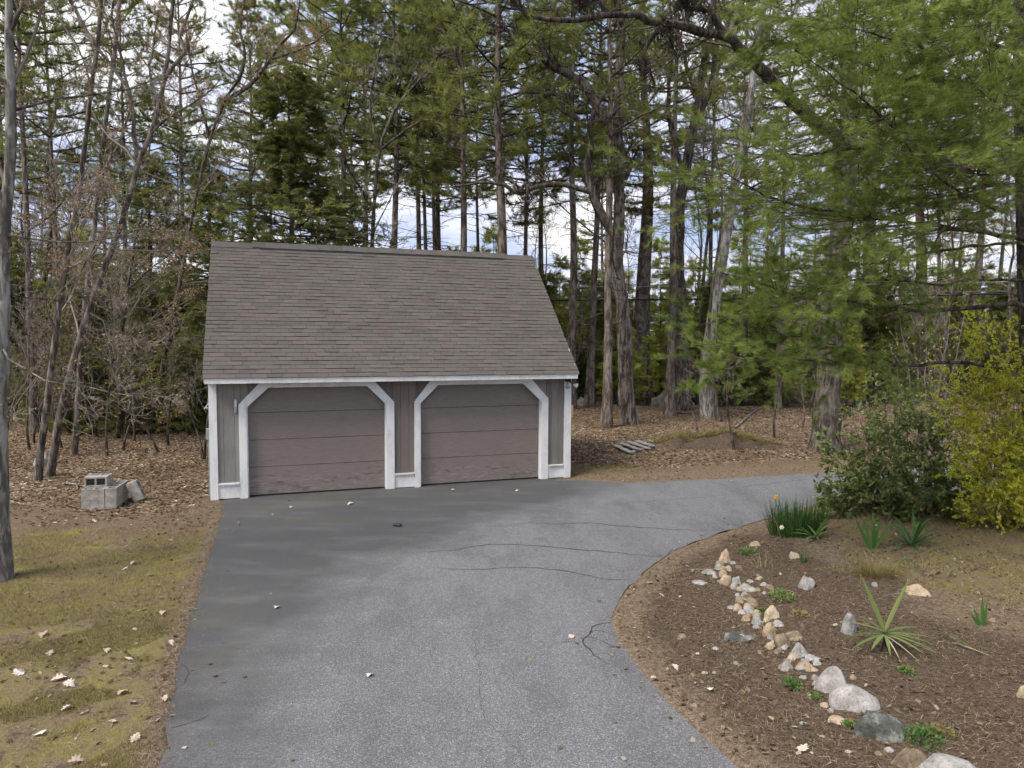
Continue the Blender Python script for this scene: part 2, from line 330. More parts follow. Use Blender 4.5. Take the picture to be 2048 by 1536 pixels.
def ground_mat():
    m = M('ground', .95, .08)
    lawn, litter, mulch, dry = (m.attr(k) for k in ('lawn', 'litter', 'mulch', 'dry'))
    n2 = m.noise(1.7, 5, .72); n3 = m.noise(22, 3, .75); n4 = m.noise(90, 2, .75)
    dirt = m.ramp(n3, [(.3, (.09, .064, .042)), (.55, (.165, .122, .082)), (.8, (.26, .205, .145))])
    v = m.voro(11, out='Color'); vs_ = m.n('SeparateColor'); m.l(v, vs_.inputs[0])
    lit = m.ramp(m.math('ADD', m.math('MULTIPLY', vs_.outputs[0], .7), m.math('MULTIPLY', n3, .3)), [(.1, (.07, .047, .030)), (.4, (.14, .097, .063)), (.7, (.215, .155, .105)), (.95, (.31, .24, .175))])
    gr = m.ramp(m.math('ADD', m.math('MULTIPLY', n2, .65), m.math('MULTIPLY', n3, .35)), [(.40, (.10, .075, .055)), (.455, (.165, .128, .085)), (.495, (.20, .16, .085)), (.53, (.158, .140, .060)), (.57, (.20, .172, .068)), (.63, (.24, .19, .066))])
    gr = m.mix(m.ramp(n4, [(.3, .4), (.5, 0)]), gr, (.075, .062, .035))
    mu = m.ramp(m.math('ADD', m.math('MULTIPLY', n3, .55), m.math('MULTIPLY', n4, .45)), [(.38, (.038, .028, .020)), (.5, (.092, .068, .050)), (.6, (.145, .11, .082)), (.7, (.25, .20, .155))])
    dr = m.ramp(m.math('ADD', m.math('MULTIPLY', n3, .6), m.math('MULTIPLY', n4, .4)), [(.36, (.085, .062, .042)), (.5, (.165, .125, .086)), (.64, (.27, .22, .16))])
    def w_(a, k=.5): return m.ramp(m.math('ADD', a, m.math('MULTIPLY', m.math('SUBTRACT', n2, .5), k)), [(.3, 0), (.7, 1)])
    c = m.mix(w_(litter), dirt, lit); c = m.mix(w_(mulch), c, mu); c = m.mix(w_(dry, .9), c, dr); c = m.mix(w_(lawn, 1.1), c, gr)
    h = m.math('ADD', n3, m.math('MULTIPLY', n4, .5)); m.col(c).bump(h, .8, .03); return m.m
MAT['ground'] = ground_mat()

# ------------------------------------------------------------------ terrain
TH = .33; GO = np.array([-6.1379, 14.2022]); GD = np.array([math.cos(TH), math.sin(TH)]); GN = np.array([-math.sin(TH), math.cos(TH)])
def gw(a, b): return GO + a * GD + b * GN
edge_l = [(300, 1600), (312, 1536), (330, 1450), (348, 1380), (354, 1330), (372, 1272), (392, 1205), (402, 1165), (421, 1110), (436, 1060), (444, 1022)]
edge_far = [(1160, 960), (1250, 966), (1330, 963), (1450, 957), (1550, 952), (1650, 945), (1800, 937)]
edge_in = [(1800, 985), (1720, 992), (1640, 1008), (1560, 1030), (1500, 1048), (1430, 1070), (1350, 1100), (1300, 1135), (1262, 1170), (1235, 1205), (1222, 1240), (1236, 1282), (1272, 1332), (1332, 1402), (1402, 1472), (1480, 1536), (1530, 1590)]
poly = [(-2.6, -12.)] + [tuple(flat(*p)) for p in edge_l] + [tuple(gw(.25, -.02)), tuple(gw(.5, .2)), tuple(gw(7.5, .2)), tuple(gw(7.6, -.25))]
poly += [tuple(flat(*p)) for p in edge_far] + [(16, 19.2), (24, 22.5), (34, 27), (36, 24.5), (26, 19.5), (17, 16.4)] + [tuple(flat(*p)) for p in edge_in] + [(2.6, -12.)]
poly = np.array(poly)
def densify(pl, step, jit, seed):
    rng = np.random.RandomState(seed); out = []
    for i in range(len(pl)):
        a, b = pl[i], pl[(i + 1) % len(pl)]; k = max(1, int(np.linalg.norm(b - a) / step)); t = np.arange(k)[:, None] / k
        out.append(a + (b - a) * t)
    out = np.vstack(out); out += np.stack([snoise(out, seed, 2.2, 4), snoise(out, seed + 1, 2.2, 4)], -1) * jit + rng.normal(0, jit * .25, out.shape)
    return out
drive_poly = densify(poly, .22, .035, 5)
def sdist(p, pl):
    p = np.asarray(p, float).reshape(-1, 2); out = np.full(len(p), 1e9); ins = np.zeros(len(p), bool)
    for i in range(len(pl)):
        a, b = pl[i], pl[(i + 1) % len(pl)]; ab = b - a; t = np.clip(((p - a) @ ab) / (ab @ ab + 1e-12), 0, 1)
        out = np.minimum(out, np.hypot(*(p - a - t[:, None] * ab).T))
        c = ((a[1] > p[:, 1]) != (b[1] > p[:, 1])); xx = (b[0] - a[0]) * (p[:, 1] - a[1]) / (b[1] - a[1] + 1e-12) + a[0]; ins ^= c & (p[:, 0] < xx)
    return np.where(ins, -out, out)
def sstep(x, a, b): t = np.clip((x - a) / (b - a), 0, 1); return t * t * (3 - 2 * t)
def terrain(p, sd=None):
    p = np.asarray(p, float).reshape(-1, 2); x, y = p.T
    if sd is None: sd = sdist(p, poly)
    z = np.where(sd < 0, np.maximum(sd * .8, -.05), np.minimum(sd * .3, .022))
    out = sstep(sd, .1, 1.8)
    z = z + out * (snoise(p, 11, .55, 4) * .035 + .02)
    bed = sstep(x, 1.5, 3.2) * sstep(15.5 - y, 0, 3) * sstep(sd, .2, 2.2)
    z = z + bed * .10 + bed * snoise(p, 12, 1.9, 3) * .02
    ex = (x - 6.3) / 1.75; ey = (y - 21.35 - .25 * snoise(p[:, :1], 8, 1.1, 2)); m_ = np.exp(-ex ** 4) * np.where(ey < 0, np.exp(-(ey / .26) ** 2), np.exp(-(ey / 1.3) ** 2)); z = z + m_ * .32 * (1 + .3 * snoise(p, 3, 1.2, 3))
    wd = sstep(y, 24, 40); z = z + wd * (snoise(p, 21, .16, 3) * .28)
    la = (p - GO) @ GD; lb = (p - GO) @ GN
    g = sstep(la, -.5, .1) * sstep(8.5 - la, 0, .6) * sstep(lb, -.35, .0) * sstep(6.4 - lb, 0, .5)
    return z * (1 - g) + g * np.minimum(z, -.012)
def gz(x, y): return float(terrain([(x, y)])[0])
def on(px, py):
    z = 0.
    for _ in range(3): q = flat(px, py, z); z = gz(*q)
    return np.array([q[0], q[1], z])
def zones(p, sd):
    x, y = p.T
    left = sstep(-(x + 1.5), 0, 1.5) * sstep(17 - y, 0, 2)
    lw = left * sstep(13.8 + snoise(p, 31, .5, 4) * 1.6 - y, 0, 5.5) * sstep(sd, .02, .3)
    litL = sstep(-(x + 3.), 0, 1.) * sstep(y - 10.6 + snoise(p, 32, .6, 4) * 1.3, 0, 4.2) * sstep(sd, .1, 1.)
    far = sstep(y - 15.5, 0, 1.5) * sstep(sd, .9, 2.1)
    litter = np.maximum(litL, far)
    bed = sstep(x, .6, 1.2) * sstep(16.2 - y, 0, 1.2)
    mnd = np.exp(-((x - 6.3) / 1.9) ** 2 - ((y - 21.1) / .38) ** 2)
    mulch = np.maximum(bed * sstep(sd, .04, .35), mnd * 1.3); litter = litter * (1 - np.clip(mnd * 1.6, 0, .95))
    dry = np.maximum(bed * (1 - sstep(sd, .1, .8)) * .75, bed * sstep(x + (y - 8) * .35 - 4.6 + snoise(p, 33, .8, 3) * .5, 0, 1.5) * .75)
    dry = np.maximum(dry, (1 - sstep(sd, .05, .35)) * left * .8)
    fs = sstep(y - 15.8, 0, 1) * (1 - sstep(sd, .6, 1.6)) * sstep(x, 1.2, 2.); dry = np.maximum(dry, fs * .6)
    gp = np.exp(-((x - 2.55) / .95) ** 2 - ((y - 17.75 - .15 * (x - 2.5)) / .38) ** 2); gp2 = np.exp(-((x - 5.9) / .6) ** 2 - ((y - 19.1) / .3) ** 2) * .6
    gp3 = np.exp(-((x - 5.6) / 1.2) ** 2 - ((y - 28) / 1.6) ** 2) * .6
    lawn = np.maximum.reduce([lw, gp * 1.1, gp2, gp3, bed * sstep(x - 4.6 - snoise(p, 36, 1., 3) * .5, 0, 1.4) * sstep(y, 7., 9.) * .62])
    return dict(lawn=lawn, litter=litter, mulch=mulch, dry=dry)
def axis(segs):
    out = [segs[0][0]]
    for a, b, s0, s1 in segs:
        x = a
        while x < b - 1e-6:
            f = (x - a) / (b - a); x = x + s0 + (s1 - s0) * f; out.append(min(x, b))
    return np.unique(np.round(out, 4))
xs = axis([(-600, -60, 120, 12), (-60, -18, 6, .8), (-18, -8.5, .5, .12), (-8.5, 9.5, .085, .085), (9.5, 20, .12, .6), (20, 60, .8, 6), (60, 600, 12, 120)])
ys = axis([(-400, -20, 100, 10), (-20, 3.5, 4, .2), (3.5, 19.5, .085, .085), (19.5, 24, .1, .2), (24, 50, .25, 1.2), (50, 120, 1.5, 8), (120, 900, 12, 150)])
X, Y = np.meshgrid(xs, ys); G = np.stack([X.ravel(), Y.ravel()], -1)
SD = sdist(G, poly); GZ = terrain(G, SD)
mb = MB(); nx, ny = len(xs), len(ys); i = (np.arange(ny - 1)[:, None] * nx + np.arange(nx - 1)[None]).ravel()
mb.add(np.c_[G, GZ], np.stack([i, i + 1, i + nx + 1, i + nx], -1))
ground = mb.build('ground', MAT['ground'], smooth=True); tag(ground, 'forest floor and yard of dirt, moss and dead leaves', kind='structure')
Z = zones(G, SD)
for k, v in Z.items(): ground.data.attributes.new(k, 'FLOAT', 'POINT').data.foreach_set('value', v.astype(np.float32))

# driveway
tri = geometry.tessellate_polygon([[Vector((*p, 0)) for p in drive_poly]])
mb = MB(); mb.add(np.c_[drive_poly, np.zeros(len(drive_poly))], t=[t if (lambda a, b, c: (b[0] - a[0]) * (c[1] - a[1]) - (b[1] - a[1]) * (c[0] - a[0]))(*(drive_poly[k] for k in t)) > 0 else t[::-1] for t in tri])
drive = mb.build('driveway', MAT['asphalt']); tag(drive, 'worn grey asphalt driveway curving past the garage', kind='structure')
def crack(px, wd, seed, fade=True):
    rng = np.random.RandomState(seed); P = np.array([[*flat(*p), 0] for p in px]); n = max(12, int(np.linalg.norm(np.diff(P, axis=0), axis=1).sum() / .06)); P = resample(P, n)
    P[:, :2] += np.stack([snoise(P[:, :2], seed, 6, 3), snoise(P[:, :2], seed + 9, 6, 3)], -1) * .025
    T = nrm(np.gradient(P, axis=0)); S = np.stack([-T[:, 1], T[:, 0], 0 * T[:, 0]], -1); w_ = wd * rng.uniform(.35, 1.2, n) * (np.sin(np.linspace(.08, math.pi - .08, n)) ** .5 if fade else 1)
    v = np.concatenate([P + S * w_[:, None], P - S * w_[:, None]]); v[:, 2] = .0035; k = np.arange(n - 1)
    MB().add(v, np.stack([k + n, k + n + 1, k + 1, k], -1)).build('crack', MAT['crack'], drive)
crack([(1010, 1052), (1060, 1046), (1110, 1048), (1180, 1046), (1240, 1052), (1310, 1057), (1420, 1062)], .016, 1)
crack([(845, 1103), (900, 1101), (980, 1089), (1080, 1093), (1170, 1100), (1240, 1106), (1320, 1115)], .018, 2)
crack([(868, 1134), (905, 1138), (960, 1139), (1020, 1136), (1120, 1140), (1200, 1156), (1270, 1161)], .013, 3)
crack([(1222, 1246), (1195, 1252), (1178, 1264), (1168, 1285), (1185, 1305), (1215, 1330)], .012, 4)
crack([(1178, 1264), (1200, 1262), (1225, 1268)], .006, 5); crack([(1172, 1273), (1205, 1282), (1232, 1296)], .006, 6); crack([(1168, 1286), (1130, 1285), (1075, 1284)], .003, 7)
crack([(955, 1245), (948, 1275), (962, 1330), (960, 1400), (975, 1440), (1030, 1500), (1060, 1536)], .0028, 8)
crack([(1300, 1135), (1325, 1118), (1345, 1098)], .012, 9); crack([(355, 1325), (375, 1335), (372, 1360), (345, 1385)], .005, 10)
crack([(330, 1460), (370, 1450), (420, 1430)], .004, 11); crack([(1480, 975), (1560, 965), (1620, 958)], .010, 12); crack([(1180, 1010), (1330, 1000), (1520, 985)], .006, 13)
# pale road glimpsed through the woods
mb = MB(); rx = np.linspace(-60, -6.5, 30); ry = 29.2 + .25 * np.sin(rx * .3) - .02 * (rx + 12)
mb.add(np.concatenate([np.c_[rx, ry - 1.0, 0 * rx + .42], np.c_[rx, ry + 1.2, 0 * rx + .46]]), [(k, k + 1, 31 + k, 30 + k) for k in range(29)])
tag(mb.build('road', MAT['pale_road']), 'pale road glimpsed through the trunks beyond the woods', kind='structure')

# ------------------------------------------------------------------ garage
RNG = np.random.RandomState(7)
gar = thing('garage', 'two-door garage with brown shingle roof, weathered boards and white trim', 'garage', (*GO, 0), TH)
W, DEP, EAVE_B, RIDGE_B, RIDGE_Z, EAVE_Z = 7.98, 5.86, -.275, 2.93, 5.585, 2.515
def gp(name, mb, mat, parent=None, label=None, smooth=False):
    o = mb.build(name, MAT[mat] if isinstance(mat, str) else mat, parent or gar, smooth)
    if label: o['label'] = label
    return o
gp('corner_post', MB().box(0, .152, -.012, .10, 0, 2.395), 'white_paint'); gp('corner_post', MB().box(7.81, W, -.012, .10, 0, 2.395), 'white_paint')
F = [dict(o=[(.566, 0), (.566, 1.945), (.985, 2.392), (3.325, 2.392), (3.755, 1.925), (3.755, 0)], i=[(.717, 0), (.717, 1.88), (1.150, 2.285), (3.170, 2.285), (3.58, 1.875), (3.58, 0)]),
     dict(o=[(4.203, 0), (4.203, 1.92), (4.575, 2.392), (6.965, 2.392), (7.395, 1.92), (7.395, 0)], i=[(4.335, 0), (4.335, 1.877), (4.735, 2.28), (6.765, 2.28), (7.222, 1.85), (7.222, 0)])]
for f in F:
    o_, i_ = f['o'], f['i']
    for k in range(5):
        mb = MB(); dz = .002 * (k % 2); mb.prism([o_[k], i_[k], i_[k + 1], o_[k + 1]][::1], -.012 - dz, .045)
        gp('door_trim', mb, 'white_paint')
    for k, sgn in ((0, 1), (4, -1)):                  # inner jambs
        xa = i_[k if k == 0 else 5][0]; zt = i_[1 if k == 0 else 4][1]
        gp('door_jamb', MB().box(min(xa, xa + sgn * .022), max(xa, xa + sgn * .022), .0465, .115, 0, zt + .02), 'white_paint')
    d = bpy.data.objects.new('garage_door', None); COL.objects.link(d); d.parent = gar
    x0, x1 = i_[0][0] - .06, i_[5][0] + .06
    for k, (za, zb) in enumerate(((.035, .612), (.622, 1.183), (1.193, 1.755), (1.765, 2.34))):
        gp('door_panel', MB().box(x0, x1, .118, .155, za, zb), 'door', d)
    gp('weather_strip', MB().box(x0, x1, .125, .15, .004, .034), 'rubber', d)
    gp('door_backing', MB().box(x0, x1, .156, .17, .05, 2.33), 'black', d)
def boards(xa, xb, cuts, mat, zbot):
    e = [xa] + cuts + [xb]
    for a, b in zip(e[:-1], e[1:]):
        zl, zr = zbot(a + .002), zbot(b - .002)
        gp('plank', MB().prism([(a + .0025, zl), (b - .0025, zr), (b - .0025, 2.40), (a + .0025, 2.40)], .022 + .004 * RNG.rand(), .044), mat)
def zb_left(f, base):   # bottom edge of the boards left of an opening (behind its diagonal trim)
    o, i = f['o'], f['i']; return lambda x: base if x <= o[0][0] + .04 else np.interp(x, [o[1][0] + .04, o[2][0] + .12], [1.93, 2.36])
def zb_right(f, base):
    o, i = f['o'], f['i']; return lambda x: base if x >= o[5][0] - .04 else np.interp(x, [o[3][0] - .12, o[4][0] - .04], [2.36, 1.91])
boards(.15, .60, [.268, .483], 'board', lambda x: .30); boards(.604, 1.05, [.74, .90], 'board', zb_left(F[0], .3))
boards(3.72, 4.24, [3.899, 4.082], 'board_brown', lambda x: .30); boards(3.27, 3.716, [3.42, 3.58], 'board_brown', zb_right(F[0], .3)); boards(4.244, 4.62, [4.42], 'board_brown', zb_left(F[1], .3))
boards(7.36, 7.812, [7.50, 7.66], 'board', lambda x: .30); boards(6.92, 7.356, [7.06, 7.20], 'board', zb_right(F[1], .3))
for a, b in ((.153, .565), (3.757, 4.202), (7.396, 7.809)):
    gp('base_panel', MB().box(a + .004, b - .004, .014, .05, 0.015, .300), 'white_paint'); gp('ledge', MB().box(a + .002, b - .002, -.016, .03, .3005, .333), 'white_paint')
# side and back walls, gables
mb = MB(); mb.prism([(0, 0), (DEP, 0), (DEP, 2.45), (RIDGE_B, 5.50), (.0, 2.45)], 0, .06)
v = mb.v[0]; side = np.stack([v[:, 1], v[:, 0] + .101, v[:, 2]], -1); side[:, 1] = np.clip(side[:, 1], .101, DEP - .06)
for xo in (.03, W - .09):
    s2 = MB(); s2.add(side + np.array([xo, 0, 0]), mb.q[0][:, ::-1], mb.t[0][:, ::-1]); gp('gable_wall', s2, 'board')
gp('back_wall', MB().box(.03, W - .03, DEP - .058, DEP, 0, 2.44), 'board')
gp('inner_header', MB().box(.2, W - .2, .172, .2, 0.02, 2.38), 'black')
# eave
gp('fascia', MB().box(-.045, W + .045, EAVE_B, EAVE_B + .028, 2.396, 2.512), 'white_paint')
gp('soffit', MB().box(-.02, W + .02, EAVE_B + .029, .02, 2.403, 2.418), 'white_paint')
sl = math.atan2(RIDGE_Z - EAVE_Z, RIDGE_B - EAVE_B); SLEN = math.hypot(RIDGE_Z - EAVE_Z, RIDGE_B - EAVE_B)
roof = bpy.data.objects.new('roof', None); COL.objects.link(roof); roof.parent = gar
for sgn in (1, -1):                                     # decks and rake boards
    mb = MB(); s, c = math.sin(sl), math.cos(sl)
    def rp(x, u, h): y = EAVE_B + u * c - h * s; return (x, y if sgn == 1 else 2 * RIDGE_B - y, EAVE_Z + u * s + h * c)
    def slab(xa, xb, u0, u1, h0, h1):
        v = [rp(x, u, h) for h in (h0, h1) for x, u in ((xa, u0), (xb, u0), (xb, u1), (xa, u1))]
        q = [(3, 2, 1, 0), (4, 5, 6, 7), (0, 1, 5, 4), (1, 2, 6, 5), (2, 3, 7, 6), (3, 0, 4, 7)]
        return MB().add(v, q if sgn == 1 else [k[::-1] for k in q])
    gp('roof_deck', slab(-.05, W + .05, 0.03, SLEN - .02, -.03, .0), 'shingle' if sgn < 0 else 'black', roof)
    gp('rake_board', slab(-.072, -.051, .0, SLEN - .01, -.14, .004), 'white_paint', roof); gp('rake_board', slab(W + .051, W + .072, .0, SLEN - .01, -.14, .004), 'white_paint', roof)
NC = 36; EXPO = (SLEN - .06) / NC; TABW = .302
deck = bpy.data.objects.new('shingle_field', None)
tabs = []
for k in range(NC):
    off = -(k % 2) * .5 * TABW - (k * .073) % .1; x = -.075 + off
    wob = .004 * math.sin(k * 1.3)
    while x < W + .075:
        a, b = max(x, -.085 - .006 * RNG.rand()), min(x + TABW, W + .085 + .006 * RNG.rand())
        if b - a > .03: tabs.append((k, a + .0025 + .002 * RNG.rand(), b - .0025, wob + RNG.normal(0, .0012), RNG.choice([.009, .010, .013, .018])))
        x += TABW
def tabv(wd, th):
    e = EXPO + .05; v = [(x, u, h) for x, u, h in ((0, 0, .003), (wd, 0, .003), (wd, e, -.002), (0, e, -.002), (0, 0, .003 + th), (wd, 0, .003 + th), (wd, e, .0025), (0, e, .0025))]
    return np.array(v), [(4, 5, 6, 7), (0, 1, 5, 4), (1, 2, 6, 5), (3, 0, 4, 7)]
cs, sn = math.cos(sl), math.sin(sl)
def roofmap(v): return np.stack([v[:, 0], EAVE_B - .02 * cs + v[:, 1] * cs - v[:, 2] * sn, EAVE_Z - .02 * sn + v[:, 1] * sn + v[:, 2] * cs], -1)
cache = {}; rest = MB(); nsing = 0
RX = Matrix.Rotation(sl, 4, 'X')
for k, a, b, wob, th in tabs:
    wd = b - a
    if nsing < 300:
        key = (round(wd, 2), th)
        if key not in cache:
            v, q = tabv(wd, th); m_ = MB().add(v, q, tint=0.).mesh('shingle'); m_.materials.append(MAT['shingle']); cache[key] = m_
        o = bpy.data.objects.new('shingle', cache[key]); COL.objects.link(o); o.parent = roof; nsing += 1
        p = roofmap(np.array([[a, k * EXPO + wob, 0]]))[0]; o.matrix_local = Matrix.Translation(p) @ RX
    else:
        v, q = tabv(wd, th); v = v + np.array([a, k * EXPO + wob, 0]); rest.add(roofmap(v), q, tint=RNG.rand())
o = gp('shingles', rest, 'shingle', roof); o['kind'] = 'stuff'
gp('ridge_vent', MB().prism([(RIDGE_B - .172, RIDGE_Z - .150), (RIDGE_B + .172, RIDGE_Z - .150), (RIDGE_B + .155, RIDGE_Z - .118), (RIDGE_B, RIDGE_Z + .028), (RIDGE_B - .155, RIDGE_Z - .118)], 1.0, W - .78), 'black', roof)
o = [c for c in roof.children if c.name.startswith('ridge_vent')][0]
co = np.array([v.co[:] for v in o.data.vertices])[:, [1, 0, 2]]; o.data.vertices.foreach_set('co', co.astype(np.float32).ravel()); o.data.flip_normals(); o.data.update()
x = -.085; k = 0
while x < W + .08:
    l_ = min(.31, W + .085 - x); lift = .04 if .62 < x < W - .8 else .012; lift += RNG.normal(0, .003); hw = .15; v = []
    for xx, dz in ((x, .006), (x + l_ + .02, .0)):
        for yy, zz_ in ((-hw, -hw * .97), (0, 0), (hw, -hw * .97)):
            v.append((xx, RIDGE_B + yy, RIDGE_Z + zz_ + lift + dz)); v.append((xx, RIDGE_B + yy, RIDGE_Z + zz_ + lift + dz + .009))
    q = [(0, 6, 8, 2), (2, 8, 10, 4), (1, 3, 9, 7), (3, 5, 11, 9), (0, 1, 7, 6), (4, 10, 11, 5), (0, 2, 3, 1), (2, 4, 5, 3)]
    gp('ridge_cap', MB().add(v, [t[::-1] for t in q], tint=0.), 'shingle', roof); x += .305
def gthing(name, label, cat, a, b, z):
    p = gw(a, b); return thing(name, label, cat, (*p, z), TH)
fl = gthing('floodlight', 'twin-headed white floodlight under the eave at the garage corner', 'light', 7.86, -.013, 2.36)
gp('mount', MB().box(-.05, .09, -.05, 0, -.05, .03), 'black', fl)
for dx, dy, ax, nm in ((-.035, -.14, (-.2, -.75, -.6), 'metal_grey'), (.17, -.13, (.75, -.5, -.3), 'lamp_white')):
    mb = MB(); ax = nrm(np.array(ax)); st = np.array([.02, -.03, -.03]); en = np.array([dx, dy + .03, -.13]); tubes(mb, resample([st, en], 4), np.full(4, .012), 6); gp('arm', mb, 'black', fl)
    mb = MB(); P = np.array([en - ax * .05, en - ax * .045, en - ax * .01, en + ax * .05, en + ax * .065, en + ax * .066]); tubes(mb, P, np.array([.001, .022, .03, .058, .058, .001]), 12); gp('lamp_head', mb, nm, fl, smooth=True)
fx = gthing('wall_fixture', 'small grey glass tube fixture hung on the boards beside the garage door', 'fixture', .51, .02, 1.77)
mb = MB(); tubes(mb, resample([(0, -.02, .0), (0, -.02, .14)], 5), np.array([.014, .034, .034, .034, .02]), 10); gp('bulb_guard', mb, 'metal_grey', fx, smooth=True)
mb = MB(); tubes(mb, resample([(0, -.02, .14), (.0, -.02, .275)], 5), np.array([.02, .022, .022, .024, .012]), 10); gp('tube', mb, 'lamp_white', fx, smooth=True)
gp('back_plate', MB().box(-.03, .03, -.006, .0, .0, .29), 'metal_grey', fx)
eb = gthing('meter_box', 'small grey utility box on the side of the garage wall', 'box', -.0, .30, 1.22); gp('cover', MB().box(-.075, .029, -.08, .08, 0, .22), 'metal_grey', eb); gp('conduit', MB().box(-.05, -.02, -.015, .015, -1.2, -.001), 'metal_grey', eb)
bk = gthing('wall_bracket', 'white angled bracket on the garage side under the eave', 'bracket', 0, .2, 1.75)
mb = MB(); mb.add([(0.029, -.02, .3), (.029, .02, .3), (-.10, .02, .12), (-.10, -.02, .12), (.029, -.02, .27), (.029, .02, .27), (-.09, .02, .11), (-.09, -.02, .11)], [(0, 1, 2, 3), (7, 6, 5, 4), (0, 3, 7, 4), (1, 5, 6, 2), (2, 6, 7, 3)]); gp('arm', mb, 'lamp_white', bk); gp('wall_plate', MB().box(.02, .0295, -.03, .03, .22, .34), 'lamp_white', bk)

# ------------------------------------------------------------------ tree kinds
def trunk_radii(n, r, flare=.55, top=.12, pw=.8):
    t = np.linspace(0, 1, n); return r * ((1 - t) ** pw * (1 - top) + top) * (1 + flare * np.exp(-t * n * .9))
def pine_meshes(seed, h=22., r=.17, h0=9., cr=2.6, whorl=.62, tl=.25, tw=.02, k=8, subs=9, ntuft=6, dead=38, up=.12):
    rng = np.random.RandomState(seed); n = 22
    z = np.linspace(0, h, n); T = np.c_[snoise(np.c_[z, z * 0], seed, .12, 2) * .10, snoise(np.c_[z, z * 0], seed + 5, .12, 2) * .10, z]; T[:, :2] -= T[0, :2]
    tr = MB(); rad = trunk_radii(n, r, .45, .05, .85); tubes(tr, T, rad, 10)
    def spot(zz): return np.stack([np.interp(zz, z, T[:, 0]), np.interp(zz, z, T[:, 1]), zz], -1)
    br = MB(); zd = rng.uniform(2.2, h0 + 1.5, dead); a = rng.uniform(0, 6.28, dead)
    D = wander(rng, spot(zd), np.stack([np.cos(a), np.sin(a), rng.uniform(-.25, .25, dead)], -1), rng.uniform(.5, 2.0, dead), 5, .12, -.02); RD = rng.uniform(.014, .026, dead)[:, None] * np.linspace(1, .3, 5)
    tubes(br, D, RD, 4); D2, R2 = grow(rng, D, RD, 4, .3, (55, 15), (.35, .1), 3, .1, 0, .6); tubes(br, D2, R2, 3)
    zs, az, ln = [], [], []
    zz = h0
    while zz < h - .4:
        f = (zz - h0) / (h - h0); m = rng.randint(4, 6); pr = (min(1, f * 4 + .45)) * (1 - f ** 1.8) ** .75 + .06
        zs += list(zz + rng.normal(0, .08, m)); az += list(rng.uniform(0, 6.28) + np.arange(m) * 6.28 / m + rng.normal(0, .3, m)); ln += list(cr * pr * rng.uniform(.55, 1.2, m)); zz += whorl * rng.uniform(.75, 1.3)
    zs, az, ln = map(np.array, (zs, az, ln)); fz = (zs - h0) / (h - h0)
    B = wander(rng, spot(zs), nrm(np.stack([np.cos(az), np.sin(az), up + .5 * fz ** 2 + rng.normal(0, .08, len(zs))], -1)), ln, 7, .07, .02)
    RB = (.012 + .012 * ln)[:, None] * np.linspace(1, .2, 7); tubes(br, B, RB, 4)
    S, RS = grow(rng, B, RB, subs, .28, (52, 12), (.42, .12), 4, .1, .03, .5, flatz=.25, lmin=.3); tubes(br, S, RS, 3)
    idx = np.repeat(np.arange(len(S)), ntuft); t = rng.uniform(.2, 1, len(idx)); pos, ax, _, _ = path_at(S, idx, t)
    idx2 = np.repeat(np.arange(len(B)), 8); t2 = rng.uniform(.45, 1, len(idx2)); p2, a2, _, _ = path_at(B, idx2, t2)
    pos = np.vstack([pos, p2]); ax = np.vstack([ax, a2]) + np.array([0, 0, .25]) + rng.normal(0, .25, (len(pos), 3))
    cr_ = MB(); base = np.concatenate([idx * 0, idx2 * 0]); bt = rng.normal(.45, .14, len(B)); tb = np.concatenate([np.repeat(np.repeat(bt, subs), ntuft), np.repeat(bt, 8)]) + rng.normal(0, .12, len(pos))
    groups = rng.randint(0, 5, len(pos))
    for g in range(5):
        bv, bf = tuft(rng, k, tl, tw, (15, 75)); s_ = groups == g
        stamp(cr_, bv, bf, pos[s_], ax[s_], rng.uniform(.8, 1.25, s_.sum()), rng, tb[s_].clip(0, 1))
    return tr.mesh('trunk', True), br.mesh('branches'), cr_.mesh('crown')
